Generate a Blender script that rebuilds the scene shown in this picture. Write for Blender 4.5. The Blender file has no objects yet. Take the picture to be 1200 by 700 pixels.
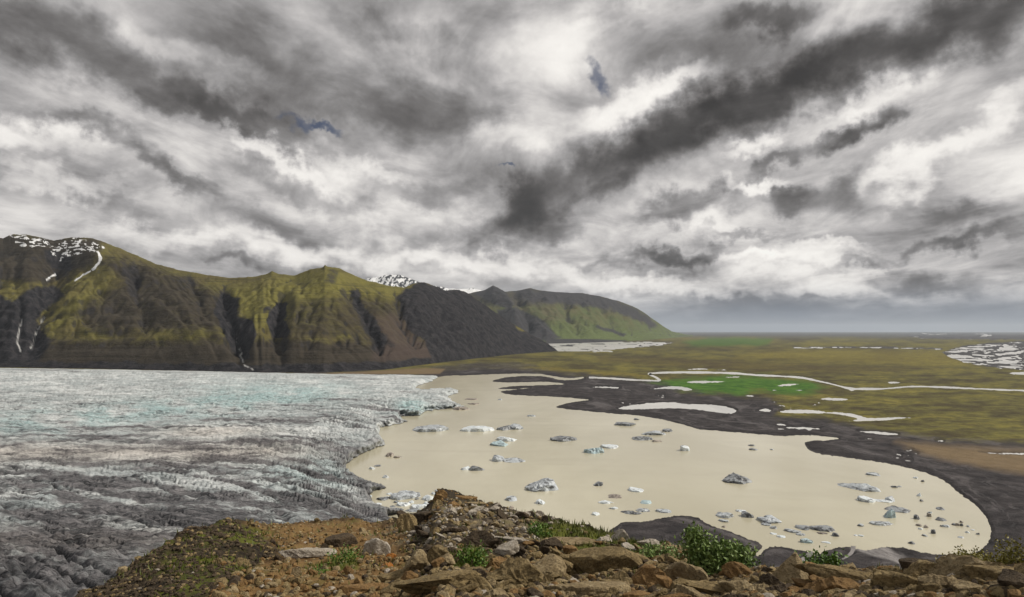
import bpy, bmesh, math, random
import numpy as np
from mathutils import Vector

SC = bpy.context.scene
COL = SC.collection
rng = np.random.default_rng(7)
random.seed(7)

# ------------------------------------------------------------------ camera
F = 800.0                       # focal length in photo pixels (24 mm on 36 mm)
H = 220.0                       # eye height above the lagoon
TILT = math.atan(38.0 / F)      # horizon sits 38 px under the middle
CAM = np.array([0.0, 0.0, H])
AX_F = np.array([0.0, math.cos(TILT), math.sin(TILT)])
AX_U = np.array([0.0, -math.sin(TILT), math.cos(TILT)])

cd = bpy.data.cameras.new('camera')
cd.lens = 24.0
cd.sensor_width = 36.0
cd.clip_start = 0.1
cd.clip_end = 400000.0
cam = bpy.data.objects.new('camera', cd)
cam.location = CAM
cam.rotation_euler = (math.pi / 2 + TILT, 0, 0)
COL.objects.link(cam)
SC.camera = cam

SC.view_settings.view_transform = 'Standard'
SC.view_settings.look = 'None'
SC.view_settings.gamma = 1.0
SC.view_settings.use_curve_mapping = False
EXPO = 0.98
SC.view_settings.exposure = EXPO
SC.render.engine = 'CYCLES'
SC.cycles.volume_bounces = 0
SC.cycles.max_bounces = 4

SUN_AZ, SUN_EL = math.radians(88), math.radians(42)   # azimuth clockwise from +Y
sl = bpy.data.lights.new('sun', 'SUN')
sl.energy = 2.0
sl.angle = math.radians(6)
sl.color = (1.0, 0.93, 0.82)
sun = bpy.data.objects.new('sun', sl)
sd_ = Vector((math.sin(SUN_AZ) * math.cos(SUN_EL), math.cos(SUN_AZ) * math.cos(SUN_EL), math.sin(SUN_EL)))
sun.rotation_euler = (-sd_).to_track_quat('-Z', 'Y').to_euler()
sun.location = (0, 0, 600)
COL.objects.link(sun)


def pix_dir(px, py):
    px = np.asarray(px, float); py = np.asarray(py, float)
    d = np.empty(np.broadcast(px, py).shape + (3,))
    d[..., 0] = (px - 600) / F
    k = (350 - py) / F
    d[..., 1] = AX_F[1] + k * AX_U[1]
    d[..., 2] = AX_F[2] + k * AX_U[2]
    return d


def unproj(px, py, z=0.0):
    d = pix_dir(px, py)
    t = (z - H) / np.minimum(d[..., 2], -1e-5)
    return CAM + d * t[..., None]


def proj(P):
    v = P - CAM
    w = v @ AX_F
    u = v @ AX_U
    w_ = np.where(w > 1e-3, w, 1e-3)
    px = 600 + F * v[..., 0] / w_
    py = 350 - F * u / w_
    return np.where(w > 1e-3, px, -9999.0), np.where(w > 1e-3, py, -9999.0)


# ------------------------------------------------------------------ sky
def build_world():
    w = bpy.data.worlds.new('World')
    SC.world = w
    w.use_nodes = True
    nt = w.node_tree
    N, L = nt.nodes, nt.links
    N.clear()
    out = N.new('ShaderNodeOutputWorld')
    bg = N.new('ShaderNodeBackground')
    bg.inputs['Strength'].default_value = 0.1
    L.new(bg.outputs[0], out.inputs[0])
    sky = N.new('ShaderNodeTexSky')
    sky.sky_type = 'NISHITA'
    sky.sun_disc = False
    sky.sun_elevation = SUN_EL
    sky.sun_rotation = SUN_AZ
    sky.dust_density = 2.0

    def math_(op, a, b=None, c=None, clamp=False):
        n = N.new('ShaderNodeMath'); n.operation = op; n.use_clamp = clamp
        for i, v in enumerate((a, b, c)):
            if v is None: continue
            if isinstance(v, (int, float)): n.inputs[i].default_value = v
            else: L.new(v, n.inputs[i])
        return n.outputs[0]

    def vmath(op, a, b=None, s=None):
        n = N.new('ShaderNodeVectorMath'); n.operation = op
        if isinstance(a, tuple): n.inputs[0].default_value = a
        else: L.new(a, n.inputs[0])
        if b is not None:
            if isinstance(b, tuple): n.inputs[1].default_value = b
            else: L.new(b, n.inputs[1])
        if s is not None:
            if isinstance(s, (int, float)): n.inputs['Scale'].default_value = s
            else: L.new(s, n.inputs['Scale'])
        return n.outputs['Value'] if op == 'LENGTH' else n.outputs[0]

    def noise(vec, scale, detail, rough=0.55, dist=0.0, lac=2.0):
        n = N.new('ShaderNodeTexNoise')
        L.new(vec, n.inputs['Vector'])
        n.inputs['Scale'].default_value = scale
        n.inputs['Detail'].default_value = detail
        n.inputs['Roughness'].default_value = rough
        n.inputs['Distortion'].default_value = dist
        n.inputs['Lacunarity'].default_value = lac
        return n

    tc = N.new('ShaderNodeTexCoord')
    sep = N.new('ShaderNodeSeparateXYZ')
    L.new(tc.outputs['Generated'], sep.inputs[0])
    x, y, z = sep.outputs
    zc = math_('MAXIMUM', z, 0.0)
    # heading and height above the horizon, in degrees
    az = math_('MULTIPLY', math_('ARCTAN2', x, y), 57.29578)
    el = math_('MULTIPLY', math_('ARCSINE', z), 57.29578)
    ae = N.new('ShaderNodeCombineXYZ')
    L.new(az, ae.inputs[0]); L.new(el, ae.inputs[1])
    # cloud deck: the direction carried up to a flat layer
    den = math_('ADD', zc, 0.17)
    pl = N.new('ShaderNodeCombineXYZ')
    L.new(math_('DIVIDE', x, den), pl.inputs[0])
    L.new(math_('DIVIDE', y, den), pl.inputs[1])
    deck = pl.outputs[0]

    mp = N.new('ShaderNodeMapping'); mp.vector_type = 'POINT'
    mp.inputs['Rotation'].default_value = (0, 0, math.radians(-4))
    mp.inputs['Scale'].default_value = (1.0, 0.62, 1.0)
    L.new(deck, mp.inputs[0])
    n_big = noise(mp.outputs[0], 0.95, 9.0, 0.56, 0.35)
    n_fine = noise(mp.outputs[0], 3.1, 10.0, 0.62, 0.6)

    w1 = noise(ae.outputs[0], 0.085, 3.0, 0.55)
    w2 = noise(ae.outputs[0], 0.30, 7.0, 0.60)
    q = vmath('ADD', ae.outputs[0], vmath('SCALE', vmath('SUBTRACT', w1.outputs['Color'], (0.5, 0.5, 0.5)), None, 5.5))
    q = vmath('ADD', q, vmath('SCALE', vmath('SUBTRACT', w2.outputs['Color'], (0.5, 0.5, 0.5)), None, 5.6))

    def stroke_spec(px, py, a, b, ang):
        c, s = math.cos(math.radians(ang)), math.sin(math.radians(ang))
        def AE(u, v):
            d = pix_dir(u, v); d = d / np.linalg.norm(d)
            return np.array([math.degrees(math.atan2(d[0], d[1])), math.degrees(math.asin(d[2]))])
        p0 = AE(px, py)
        p1 = AE(px + a * c, py + a * s)
        p2 = AE(px - b * s, py + b * c)
        d1, d2 = p1 - p0, p2 - p0
        return p0, np.linalg.norm(d1), np.linalg.norm(d2), math.atan2(d1[1], d1[0])

    def stroke(px, py, a, b, ang, vec):
        p0, la, lb, rot = stroke_spec(px, py, a, b, ang)
        m = N.new('ShaderNodeMapping'); m.vector_type = 'TEXTURE'
        m.inputs['Location'].default_value = (p0[0], p0[1], 0)
        m.inputs['Rotation'].default_value = (0, 0, rot)
        m.inputs['Scale'].default_value = (la, lb, 1e6)
        L.new(vec, m.inputs[0])
        r = vmath('LENGTH', m.outputs[0])
        mr = N.new('ShaderNodeMapRange'); mr.interpolation_type = 'SMOOTHERSTEP'
        mr.inputs['From Min'].default_value = 0.0
        mr.inputs['From Max'].default_value = 1.35
        mr.inputs['To Min'].default_value = 1.0
        mr.inputs['To Max'].default_value = 0.0
        L.new(r, mr.inputs['Value'])
        return mr.outputs[0]

    S = [  # px, py, half length, half width, slope, how much denser the cloud is there
        (660, 222, 110, 42, -30, .42), (770, 165, 110, 44, -30, .55), (880, 118, 120, 42, -26, .60),
        (1010, 70, 140, 46, -22, .52), (1150, 28, 120, 48, -20, .46), (590, 258, 60, 26, -30, .30),
        (1005, 152, 70, 17, -18, .62), (905, 192, 60, 13, -25, .36), (800, 247, 70, 20, -6, .42),
        (925, 234, 40, 20, -6, .42), (990, 226, 45, 26, -20, .28), (795, 297, 65, 12, 0, .50),
        (1105, 282, 95, 10, -7, .26), (1160, 268, 70, 12, -10, .20), (860, 276, 60, 7, -3, .24), (1010, 300, 70, 7, -2, .22), (940, 345, 80, 7, 0, .2), (1070, 322, 130, 15, 2, .32),
        (1120, 245, 90, 16, 0, .20), (900, 368, 150, 24, 0, .34), (1080, 365, 160, 22, 0, .22),
        (70, 40, 150, 50, 14, .26), (170, 95, 190, 40, 22, .36), (260, 140, 130, 24, 18, .34),
        (120, 160, 90, 17, 24, .36), (195, 204, 75, 13, 20, .40), (360, 90, 170, 55, 16, .22),
        (420, 150, 110, 26, 12, .22), (515, 130, 90, 44, 6, .34), (365, 225, 140, 16, 18, .28),
        (110, 240, 120, 24, 12, .18), (330, 258, 110, 16, 14, .22), (285, 313, 42, 9, 0, .34),
        (470, 45, 130, 22, 24, .20), (905, 12, 80, 22, -10, .34), (720, 12, 90, 16, -6, .12),
        (520, 232, 60, 16, -10, .16), (700, 300, 60, 10, -4, .16), (660, 268, 40, 12, -20, .20),
        # thin, bright stretches
        (640, 62, 80, 70, -40, -.28), (610, 150, 70, 30, -10, -.30), (25, 150, 90, 26, 18, -.36),
        (70, 205, 90, 16, 14, -.22), (350, 290, 150, 20, 6, -.34), (180, 275, 90, 16, 8, -.20),
        (430, 205, 90, 12, 16, -.20), (560, 308, 140, 18, 2, -.32), (735, 118, 80, 26, -22, -.40),
        (800, 88, 60, 16, -26, -.24), (1090, 190, 130, 22, -26, -.38), (1160, 205, 90, 36, -18, -.14),
        (880, 172, 50, 12, -24, -.34), (880, 222, 50, 9, -6, -.34), (910, 300, 120, 9, -2, -.40),
        (760, 332, 130, 14, 2, -.38), (960, 286, 70, 8, -4, -.30), (330, 185, 110, 11, 20, -.30),
        (230, 60, 110, 18, 20, -.16), (480, 262, 70, 26, -10, -.26), (930, 318, 170, 14, -1, -.30), (860, 345, 110, 9, 0, -.22), (960, 332, 120, 12, 0, -.20),
        (1040, 110, 80, 14, -20, -.18), (1180, 130, 60, 22, -30, -.20),
    ]
    acc = None
    for (px, py, a, b, ang, k) in S:
        k = k * ((.60 if px < 560 else .76) if k > 0 else .78)
        s = stroke(px, py, a, b, ang, q)
        acc = math_('MULTIPLY', s, k) if acc is None else math_('MULTIPLY_ADD', s, k, acc)
    mb = N.new('ShaderNodeMapping'); mb.inputs['Scale'].default_value = (.075, .15, 1)
    L.new(ae.outputs[0], mb.inputs[0])
    n_bil = noise(mb.outputs[0], 1.0, 8.0, 0.53, 0.25)
    d = math_('MULTIPLY_ADD', math_('SUBTRACT', n_big.outputs['Fac'], 0.5), 0.65, 0.49)
    d = math_('MULTIPLY_ADD', math_('SUBTRACT', n_bil.outputs['Fac'], 0.5), 0.82, d)
    d = math_('MULTIPLY_ADD', math_('SUBTRACT', n_fine.outputs['Fac'], 0.5), 0.62, d)
    d = math_('ADD', d, acc)
    n_tex = noise(mp.outputs[0], 7.5, 8.0, 0.66, 0.8)
    d = math_('MULTIPLY_ADD', math_('SUBTRACT', n_tex.outputs['Fac'], 0.5), 0.16, d)
    d = math_('MULTIPLY_ADD', d, 1.02, -0.045)

    ramp = N.new('ShaderNodeValToRGB')
    L.new(d, ramp.inputs[0])
    cr = ramp.color_ramp
    cr.interpolation = 'B_SPLINE'
    k = 1.0 / (0.1 * 2 ** EXPO)
    stops = [(0.0, (1.04, 1.01, .955)), (.21, (.90, .865, .825)), (.37, (.58, .557, .545)), (.51, (.35, .34, .337)),
             (.64, (.195, .186, .183)), (.80, (.088, .082, .079)), (1.0, (.030, .028, .027))]
    cr.elements[0].position = 0.0; cr.elements[0].color = stops[0][1] + (1,)
    cr.elements[1].position = 1.0; cr.elements[1].color = stops[-1][1] + (1,)
    for p, c in stops[1:-1]:
        e = cr.elements.new(p); e.color = c + (1,)
    cloud = vmath('SCALE', ramp.outputs[0], None, k)

    # low rain-grey air over the far plain
    low = N.new('ShaderNodeMapRange'); low.interpolation_type = 'SMOOTHSTEP'
    low.inputs['From Min'].default_value = 0.0; low.inputs['From Max'].default_value = 4.2
    low.inputs['To Min'].default_value = 1.0; low.inputs['To Max'].default_value = 0.0
    L.new(el, low.inputs['Value'])
    mixl = N.new('ShaderNodeMix'); mixl.data_type = 'RGBA'
    L.new(math_('MULTIPLY', low.outputs[0], math_('MULTIPLY_ADD', n_bil.outputs['Fac'], 0.9, 0.38), clamp=True), mixl.inputs['Factor'])
    L.new(cloud, mixl.inputs['A'])
    mixl.inputs['B'].default_value = (.185 * k, .224 * k, .295 * k, 1)
    cloud = mixl.outputs['Result']

    # holes through which the blue shows
    hole = None
    for (px, py, a, b, ang) in ((350, 155, 34, 13, 12), (380, 163, 22, 10, 10), (697, 80, 26, 17, 35), (592, 207, 14, 4, 5)):
        s = stroke(px, py, a, b, ang, q)
        hole = s if hole is None else math_('ADD', hole, s)
    hr = N.new('ShaderNodeMapRange'); hr.interpolation_type = 'SMOOTHSTEP'
    hr.inputs['From Min'].default_value = 0.30; hr.inputs['From Max'].default_value = 1.25
    hr.inputs['To Max'].default_value = 0.85
    L.new(math_('MULTIPLY_ADD', math_('SUBTRACT', n_fine.outputs['Fac'], 0.5), 1.3, hole), hr.inputs['Value'])
    mixh = N.new('ShaderNodeMix'); mixh.data_type = 'RGBA'
    L.new(hr.outputs[0], mixh.inputs['Factor'])
    L.new(cloud, mixh.inputs['A'])
    L.new(vmath('MULTIPLY', sky.outputs[0], (0.10, 0.115, 0.16)), mixh.inputs['B'])
    L.new(mixh.outputs['Result'], bg.inputs['Color'])
    w.cycles.sampling_method = 'MANUAL'
    w.cycles.sample_map_resolution = 512


build_world()

# ------------------------------------------------------------------ numeric helpers
_G = np.stack([np.cos(np.arange(64) * math.tau / 64), np.sin(np.arange(64) * math.tau / 64)], 1)


def _h(ix, iy, seed):
    h = (ix.astype(np.uint32) * np.uint32(374761393) + iy.astype(np.uint32) * np.uint32(668265263)
         + np.uint32((seed * 974711 + 12345) & 0xffffffff))
    h = (h ^ (h >> np.uint32(13))) * np.uint32(1274126177)
    return ((h ^ (h >> np.uint32(16))) & np.uint32(63)).astype(np.int64)


def pn(x, y, seed=0):
    x = np.asarray(x, float); y = np.asarray(y, float)
    x0 = np.floor(x); y0 = np.floor(y)
    fx = x - x0; fy = y - y0
    ix = x0.astype(np.int64); iy = y0.astype(np.int64)
    u = fx * fx * fx * (fx * (fx * 6 - 15) + 10); v = fy * fy * fy * (fy * (fy * 6 - 15) + 10)
    def g(dx, dy):
        G = _G[_h(ix + dx, iy + dy, seed)]
        return G[..., 0] * (fx - dx) + G[..., 1] * (fy - dy)
    a = g(0, 0); b = g(1, 0); c = g(0, 1); d = g(1, 1)
    return 1.5 * ((a + u * (b - a)) * (1 - v) + (c + u * (d - c)) * v)


def fbm(x, y, o=5, seed=0, gain=0.5, lac=2.03):
    s = 0; a = 1; t = 0
    for i in range(o):
        s = s + a * pn(x, y, seed + i * 17); t += a
        x = x * lac + 3.1; y = y * lac - 1.7; a *= gain
    return s / t


def ridged(x, y, o=4, seed=0, gain=0.5, lac=2.07):
    s = 0; a = 1; t = 0
    for i in range(o):
        s = s + a * (1 - 2 * np.abs(pn(x, y, seed + i * 13))); t += a
        x = x * lac + 5.3; y = y * lac + 2.9; a *= gain
    return s / t


def sstep(a, b, x):
    t = np.clip((x - a) / (b - a), 0, 1)
    return t * t * (3 - 2 * t)


def smooth_poly(pts, closed=True, n=4):
    P = np.array(pts, float); m = len(P); out = []
    rngi = range(m) if closed else range(m - 1)
    for i in rngi:
        if closed:
            p0, p1, p2, p3 = P[(i - 1) % m], P[i], P[(i + 1) % m], P[(i + 2) % m]
        else:
            p0, p1, p2, p3 = P[max(i - 1, 0)], P[i], P[i + 1], P[min(i + 2, m - 1)]
        for k in range(n):
            t = k / n
            out.append(p1 + 0.5 * t * ((p2 - p0) + t * (2 * p0 - 5 * p1 + 4 * p2 - p3 + t * (3 * (p1 - p2) + p3 - p0))))
    if not closed: out.append(P[-1])
    return np.array(out)


def sd_poly(px, py, poly, pad=40.0, yscale=1.0):
    """signed distance (positive outside) in photo pixels; far points get +pad"""
    P = np.array(poly, float) * np.array([1, yscale])
    px = np.asarray(px, float); py = np.asarray(py, float) * yscale
    res = np.full(px.shape, pad, float)
    lo, hi = P.min(0) - pad, P.max(0) + pad
    m = (px > lo[0]) & (px < hi[0]) & (py > lo[1]) & (py < hi[1])
    if not m.any(): return res
    x = px[m]; y = py[m]
    d2 = np.full(x.shape, 1e18); ins = np.zeros(x.shape, bool)
    n = len(P)
    for i in range(n):
        a = P[i]; b = P[(i + 1) % n]
        ex, ey = b - a
        wx = x - a[0]; wy = y - a[1]
        t = np.clip((wx * ex + wy * ey) / max(ex * ex + ey * ey, 1e-12), 0, 1)
        d2 = np.minimum(d2, (wx - ex * t) ** 2 + (wy - ey * t) ** 2)
        c = (a[1] > y) != (b[1] > y)
        if c.any() and abs(ey) > 1e-12:
            ins ^= c & (wx < ex * wy / ey)
    d = np.sqrt(d2)
    res[m] = np.clip(np.where(ins, -d, d), -1e9, pad)
    return res


def sd_line(px, py, pts, pad=40.0, yscale=1.0):
    P = np.array(pts, float) * np.array([1, yscale])
    px = np.asarray(px, float); py = np.asarray(py, float) * yscale
    res = np.full(px.shape, pad, float)
    lo, hi = P.min(0) - pad, P.max(0) + pad
    m = (px > lo[0]) & (px < hi[0]) & (py > lo[1]) & (py < hi[1])
    if not m.any(): return res
    x = px[m]; y = py[m]; d2 = np.full(x.shape, 1e18)
    for a, b in zip(P[:-1], P[1:]):
        ex, ey = b - a
        t = np.clip(((x - a[0]) * ex + (y - a[1]) * ey) / max(ex * ex + ey * ey, 1e-12), 0, 1)
        d2 = np.minimum(d2, (x - a[0] - ex * t) ** 2 + (y - a[1] - ey * t) ** 2)
    res[m] = np.minimum(np.sqrt(d2), pad)
    return res


# ------------------------------------------------------------------ mesh helpers
def link(name, me, parent=None):
    o = bpy.data.objects.new(name, me)
    COL.objects.link(o)
    if parent: o.parent = parent
    return o


def tag(o, label=None, cat=None, group=None, kind=None):
    if label: o['label'] = label
    if cat: o['category'] = cat
    if group: o['group'] = group
    if kind: o['kind'] = kind
    return o


def raw_mesh(name, V, Fc, mat=None, smooth=True, attrs=None):
    """V (n,3); Fc (m,3) or (m,4) int"""
    me = bpy.data.meshes.new(name)
    V = np.ascontiguousarray(V, np.float32); Fc = np.ascontiguousarray(Fc, np.int32)
    k = Fc.shape[1]
    me.vertices.add(len(V)); me.vertices.foreach_set('co', V.ravel())
    me.loops.add(Fc.size); me.loops.foreach_set('vertex_index', Fc.ravel())
    me.polygons.add(len(Fc))
    me.polygons.foreach_set('loop_start', np.arange(0, Fc.size, k, dtype=np.int32))
    me.polygons.foreach_set('use_smooth', np.full(len(Fc), smooth, bool))
    if attrs:
        for an, av in attrs.items():
            a = me.attributes.new(an, 'FLOAT', 'POINT')
            a.data.foreach_set('value', np.ascontiguousarray(av, np.float32).ravel())
    me.update(calc_edges=True)
    me.validate()
    if mat: me.materials.append(mat)
    return me


def grid_faces(nr, nc, wrap=False):
    r = np.arange(nr - 1)[:, None]
    c = np.arange(nc if wrap else nc - 1)[None, :]
    c2 = (c + 1) % nc
    a = r * nc + c; b = r * nc + c2; d = (r + 1) * nc + c2; e = (r + 1) * nc + c
    return np.stack([a, b, d, e], -1).reshape(-1, 4)


# ------------------------------------------------------------------ material helpers
class Mat:
    def __init__(self, name, rough=0.9, spec=0.3):
        self.m = bpy.data.materials.new(name)
        self.m.use_nodes = True
        self.N = self.m.node_tree.nodes; self.L = self.m.node_tree.links
        self.b = self.N['Principled BSDF']
        self.b.inputs['Roughness'].default_value = rough
        self.b.inputs['Specular IOR Level'].default_value = spec
        self._pos = None

    def pos(self, obj=False):
        n = self.N.new('ShaderNodeTexCoord') if obj else self.N.new('ShaderNodeNewGeometry')
        return n.outputs['Object'] if obj else n.outputs['Position']

    def scale(self, vec, s, rot=0.0):
        n = self.N.new('ShaderNodeMapping')
        n.inputs['Scale'].default_value = s
        n.inputs['Rotation'].default_value = (0, 0, rot)
        self.L.new(vec, n.inputs[0]); return n.outputs[0]

    def noise(self, vec, scale, detail=6, rough=0.6, dist=0.0):
        n = self.N.new('ShaderNodeTexNoise')
        self.L.new(vec, n.inputs['Vector'])
        n.inputs['Scale'].default_value = scale; n.inputs['Detail'].default_value = detail
        n.inputs['Roughness'].default_value = rough; n.inputs['Distortion'].default_value = dist
        return n.outputs['Fac']

    def voro(self, vec, scale, feature='F1'):
        n = self.N.new('ShaderNodeTexVoronoi'); n.feature = feature
        self.L.new(vec, n.inputs['Vector']); n.inputs['Scale'].default_value = scale
        return n.outputs['Distance']

    def attr(self, name):
        n = self.N.new('ShaderNodeAttribute'); n.attribute_name = name
        return n.outputs['Fac']

    def rand(self):
        return self.N.new('ShaderNodeObjectInfo').outputs['Random']

    def math(self, op, a, b=None, c=None, clamp=False):
        n = self.N.new('ShaderNodeMath'); n.operation = op; n.use_clamp = clamp
        for i, v in enumerate((a, b, c)):
            if v is None: continue
            if isinstance(v, (int, float)): n.inputs[i].default_value = v
            else: self.L.new(v, n.inputs[i])
        return n.outputs[0]

    def ramp(self, fac, stops, interp='LINEAR'):
        n = self.N.new('ShaderNodeValToRGB'); cr = n.color_ramp; cr.interpolation = interp
        self.L.new(fac, n.inputs[0])
        def col(c): return tuple(c) + (1,) if not isinstance(c, (int, float)) else (c, c, c, 1)
        cr.elements[0].position = stops[0][0]; cr.elements[0].color = col(stops[0][1])
        cr.elements[1].position = stops[-1][0]; cr.elements[1].color = col(stops[-1][1])
        for p, c in stops[1:-1]:
            e = cr.elements.new(p); e.color = col(c)
        return n.outputs[0]

    def rng(self, v, a, b, lo=0.0, hi=1.0):
        n = self.N.new('ShaderNodeMapRange'); n.interpolation_type = 'SMOOTHSTEP'
        self.L.new(v, n.inputs['Value'])
        n.inputs['From Min'].default_value = a; n.inputs['From Max'].default_value = b
        n.inputs['To Min'].default_value = lo; n.inputs['To Max'].default_value = hi
        return n.outputs[0]

    def mix(self, f, a, b, mode='MIX'):
        n = self.N.new('ShaderNodeMix'); n.data_type = 'RGBA'; n.blend_type = mode
        for key, v in (('Factor', f), ('A', a), ('B', b)):
            s = n.inputs[key] if key == 'Factor' else [i for i in n.inputs if i.name == key and i.type == 'RGBA'][0]
            if isinstance(v, (int, float)): s.default_value = v
            elif isinstance(v, tuple): s.default_value = v + (1,) if len(v) == 3 else v
            else: self.L.new(v, s)
        return [o for o in n.outputs if o.type == 'RGBA'][0]

    def bump(self, h, dist, strength=1.0):
        n = self.N.new('ShaderNodeBump')
        n.inputs['Distance'].default_value = dist; n.inputs['Strength'].default_value = strength
        self.L.new(h, n.inputs['Height'])
        self.L.new(n.outputs[0], self.b.inputs['Normal'])

    def color(self, c):
        if isinstance(c, tuple): self.b.inputs['Base Color'].default_value = c + (1,)
        else: self.L.new(c, self.b.inputs['Base Color'])
        return self.m


# ------------------------------------------------------------------ the plain (ground)
LAKE = smooth_poly([
    (520, 441), (545, 440), (575, 438.8), (605, 438), (632, 438.2), (648, 441), (668, 443.3), (682, 441.6),
    (684, 443.2), (672, 445.6), (655, 445.2), (640, 441.6), (615, 440.8), (592, 442.6), (577, 446.8), (588, 448.2), (615, 448), (640, 447.6),
    (662, 450.2), (640, 451.6), (605, 452.6), (584, 455.4), (600, 456.2), (622, 454.6), (600, 457.4), (586, 459), (600, 462.8), (640, 464.6), (690, 468.4),
    (672, 471.4), (651, 477.4), (680, 481), (712, 484.2), (750, 487.4), (782, 493), (805, 499), (818, 503), (845, 505.5), (880, 508.3),
    (915, 511.2), (930, 510.6), (950, 510.3), (984, 513.8), (970, 516.2), (950, 517.2), (943, 519.5), (947, 526), (958, 531.5), (978, 534.5),
    (1003, 538), (1030, 541.5), (1062, 548), (1090, 556), (1110, 566), (1124, 578), (1141, 590), (1154, 604), (1161, 618), (1160, 632),
    (1150, 644), (1132, 649.5), (1105, 650), (1082, 648), (1066, 643.5), (1050, 641.5), (1036, 641.5), (1028, 643), (1018, 645), (1003, 643.5), (999, 641.5),
    (985, 641.5), (968, 645), (960, 650), (954, 651), (945, 647), (928, 643), (912, 640.5), (900, 642.5), (893, 648), (888, 653), (885, 649),
    (893, 642), (890, 637), (876, 631), (852, 622), (829, 614.5), (818, 607), (800, 604.5), (782, 606.5), (755, 611.5), (732, 612), (720, 618),
    (660, 660), (560, 700), (420, 690), (360, 640), (360, 520), (420, 470), (470, 450)], n=3)

PONDS = [
    [(722, 479), (740, 474.5), (765, 471.6), (790, 471), (803, 473), (830, 473.5), (850, 476), (864, 481), (857, 485.6), (838, 484), (812, 480.4), (790, 479.4), (760, 480), (735, 481)],
    [(690, 453.5), (705, 452.6), (722, 453.2), (728, 455), (718, 456), (700, 455.2)],
    [(763, 456), (782, 452.6), (800, 452.8), (813, 457), (804, 458.8), (792, 456.8), (774, 457)],
    [(798, 448.2), (820, 446), (846, 446.4), (848, 448.2), (826, 449.8), (806, 449.6)],
    [(910, 452), (921, 449.4), (935, 449.4), (937, 451), (925, 453), (911, 453.4)],
    [(903, 457), (915, 456.3), (915, 458), (903, 458.6)],
    [(930, 457), (941, 456.6), (942, 458.4), (931, 458.4)],
    [(871, 464.2), (880, 463), (890, 464), (880, 465.8)],
    [(914, 482), (925, 479.8), (945, 480), (966, 482), (968, 485), (940, 485.2), (918, 484.6)],
    [(965, 484.4), (978, 482.6), (1003, 485.2), (1018, 489.6), (1050, 488.2), (1070, 490), (1040, 493), (1012, 494.4), (990, 494), (1004, 491), (985, 487)],
    [(959, 467.4), (975, 465.8), (994, 467.4), (990, 470), (968, 469.6)],
    [(918, 500.6), (950, 500.6), (962, 503.6), (930, 503.2)],
    [(1004, 505), (1030, 505.4), (1054, 509), (1040, 510.8), (1014, 507.8)],
    [(1146, 530), (1180, 530.5), (1300, 531), (1300, 534), (1190, 533.6), (1160, 532.2)],
    [(889, 480.4), (898, 478.6), (905, 481), (901, 483.4), (891, 482.4)],
    [(1037, 448), (1048, 446.8), (1057, 448.6), (1046, 450.4)],
    [(804, 432.8), (818, 431.4), (832, 432), (828, 433.8), (808, 434)],
    [(848, 441.6), (866, 441.2), (866, 443), (852, 443.2)],
    [(838, 433.4), (853, 433), (853, 434.6), (840, 434.6)],
    [(1182, 437.4), (1210, 435), (1300, 436), (1300, 441), (1215, 440), (1190, 439.6)],
    [(693, 413), (700, 410.5), (716, 410.8), (719, 413.2), (708, 413), (700, 413.4)],
    [(909, 497), (918, 496.6), (922, 499.4), (913, 499)],
    [(1096, 516.4), (1104, 516), (1106, 518), (1098, 518)],
]
_pr = random.Random(4)
for _cx, _cy, _sx, _sy, _n in ((770, 463, 60, 4, 7), (735, 474, 18, 3, 4), (900, 478, 40, 5, 6), (940, 472, 60, 5, 8), (1070, 534, 18, 5, 6), (1000, 515, 40, 4, 4), (930, 503, 40, 3, 4)):
    for _ in range(_n):
        _x, _y, _w = _pr.gauss(_cx, _sx * .5), _pr.gauss(_cy, _sy * .5), _pr.uniform(2.5, 5.5)
        PONDS.append([(_x - _w, _y), (_x - _w * .2, _y - .8), (_x + _w, _y - .1), (_x + _w * .3, _y + .9)])
RIVERS = [   # centre line in photo pixels, half width in pixels
    ([(690, 442.5), (715, 443.5), (740, 445.2), (772, 446.6)], 1.2),
    ([(774, 446.4), (768, 442), (760, 438.2), (775, 437), (800, 436.6), (830, 436.8), (858, 437.6), (882, 439.4), (912, 441), (940, 443), (960, 447),
      (976, 450.6), (996, 455.6), (1012, 456), (1035, 455.8), (1058, 453.8), (1080, 453.2), (1110, 454.2), (1150, 456), (1200, 457.8), (1320, 460)], 1.35),
    ([(996, 455.6), (999, 457.4)], 1.8),
    ([(1050, 532), (1056, 534)], 0.6),
]
STREAMS = [  # shallow silt-grey outflows at the near shore
    ([(1006, 640), (1022, 646), (1045, 656), (1072, 672)], 6.0),
    ([(1000, 640), (998, 648), (985, 657), (955, 669)], 2.0),
    ([(953, 649), (944, 653), (938, 660)], 2.6),
]
BRAID = [
    ([(1104, 413), (1135, 404.5), (1190, 400.5), (1330, 397), (1330, 441), (1205, 434), (1165, 431), (1130, 425), (1112, 418.5)], 'east'),
    ([(640, 399.4), (690, 400.2), (790, 401.5), (775, 405), (735, 408.2), (690, 412), (645, 411.5)], 'west'),
    ([(1050, 391.5), (1120, 389.4), (1330, 389.4), (1330, 397.5), (1160, 398), (1080, 396.6)], 'far'),
    ([(930, 407.6), (1000, 406.4), (1105, 408.6), (1105, 409.8), (1000, 407.8), (935, 409)], 'thin'),
]


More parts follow.
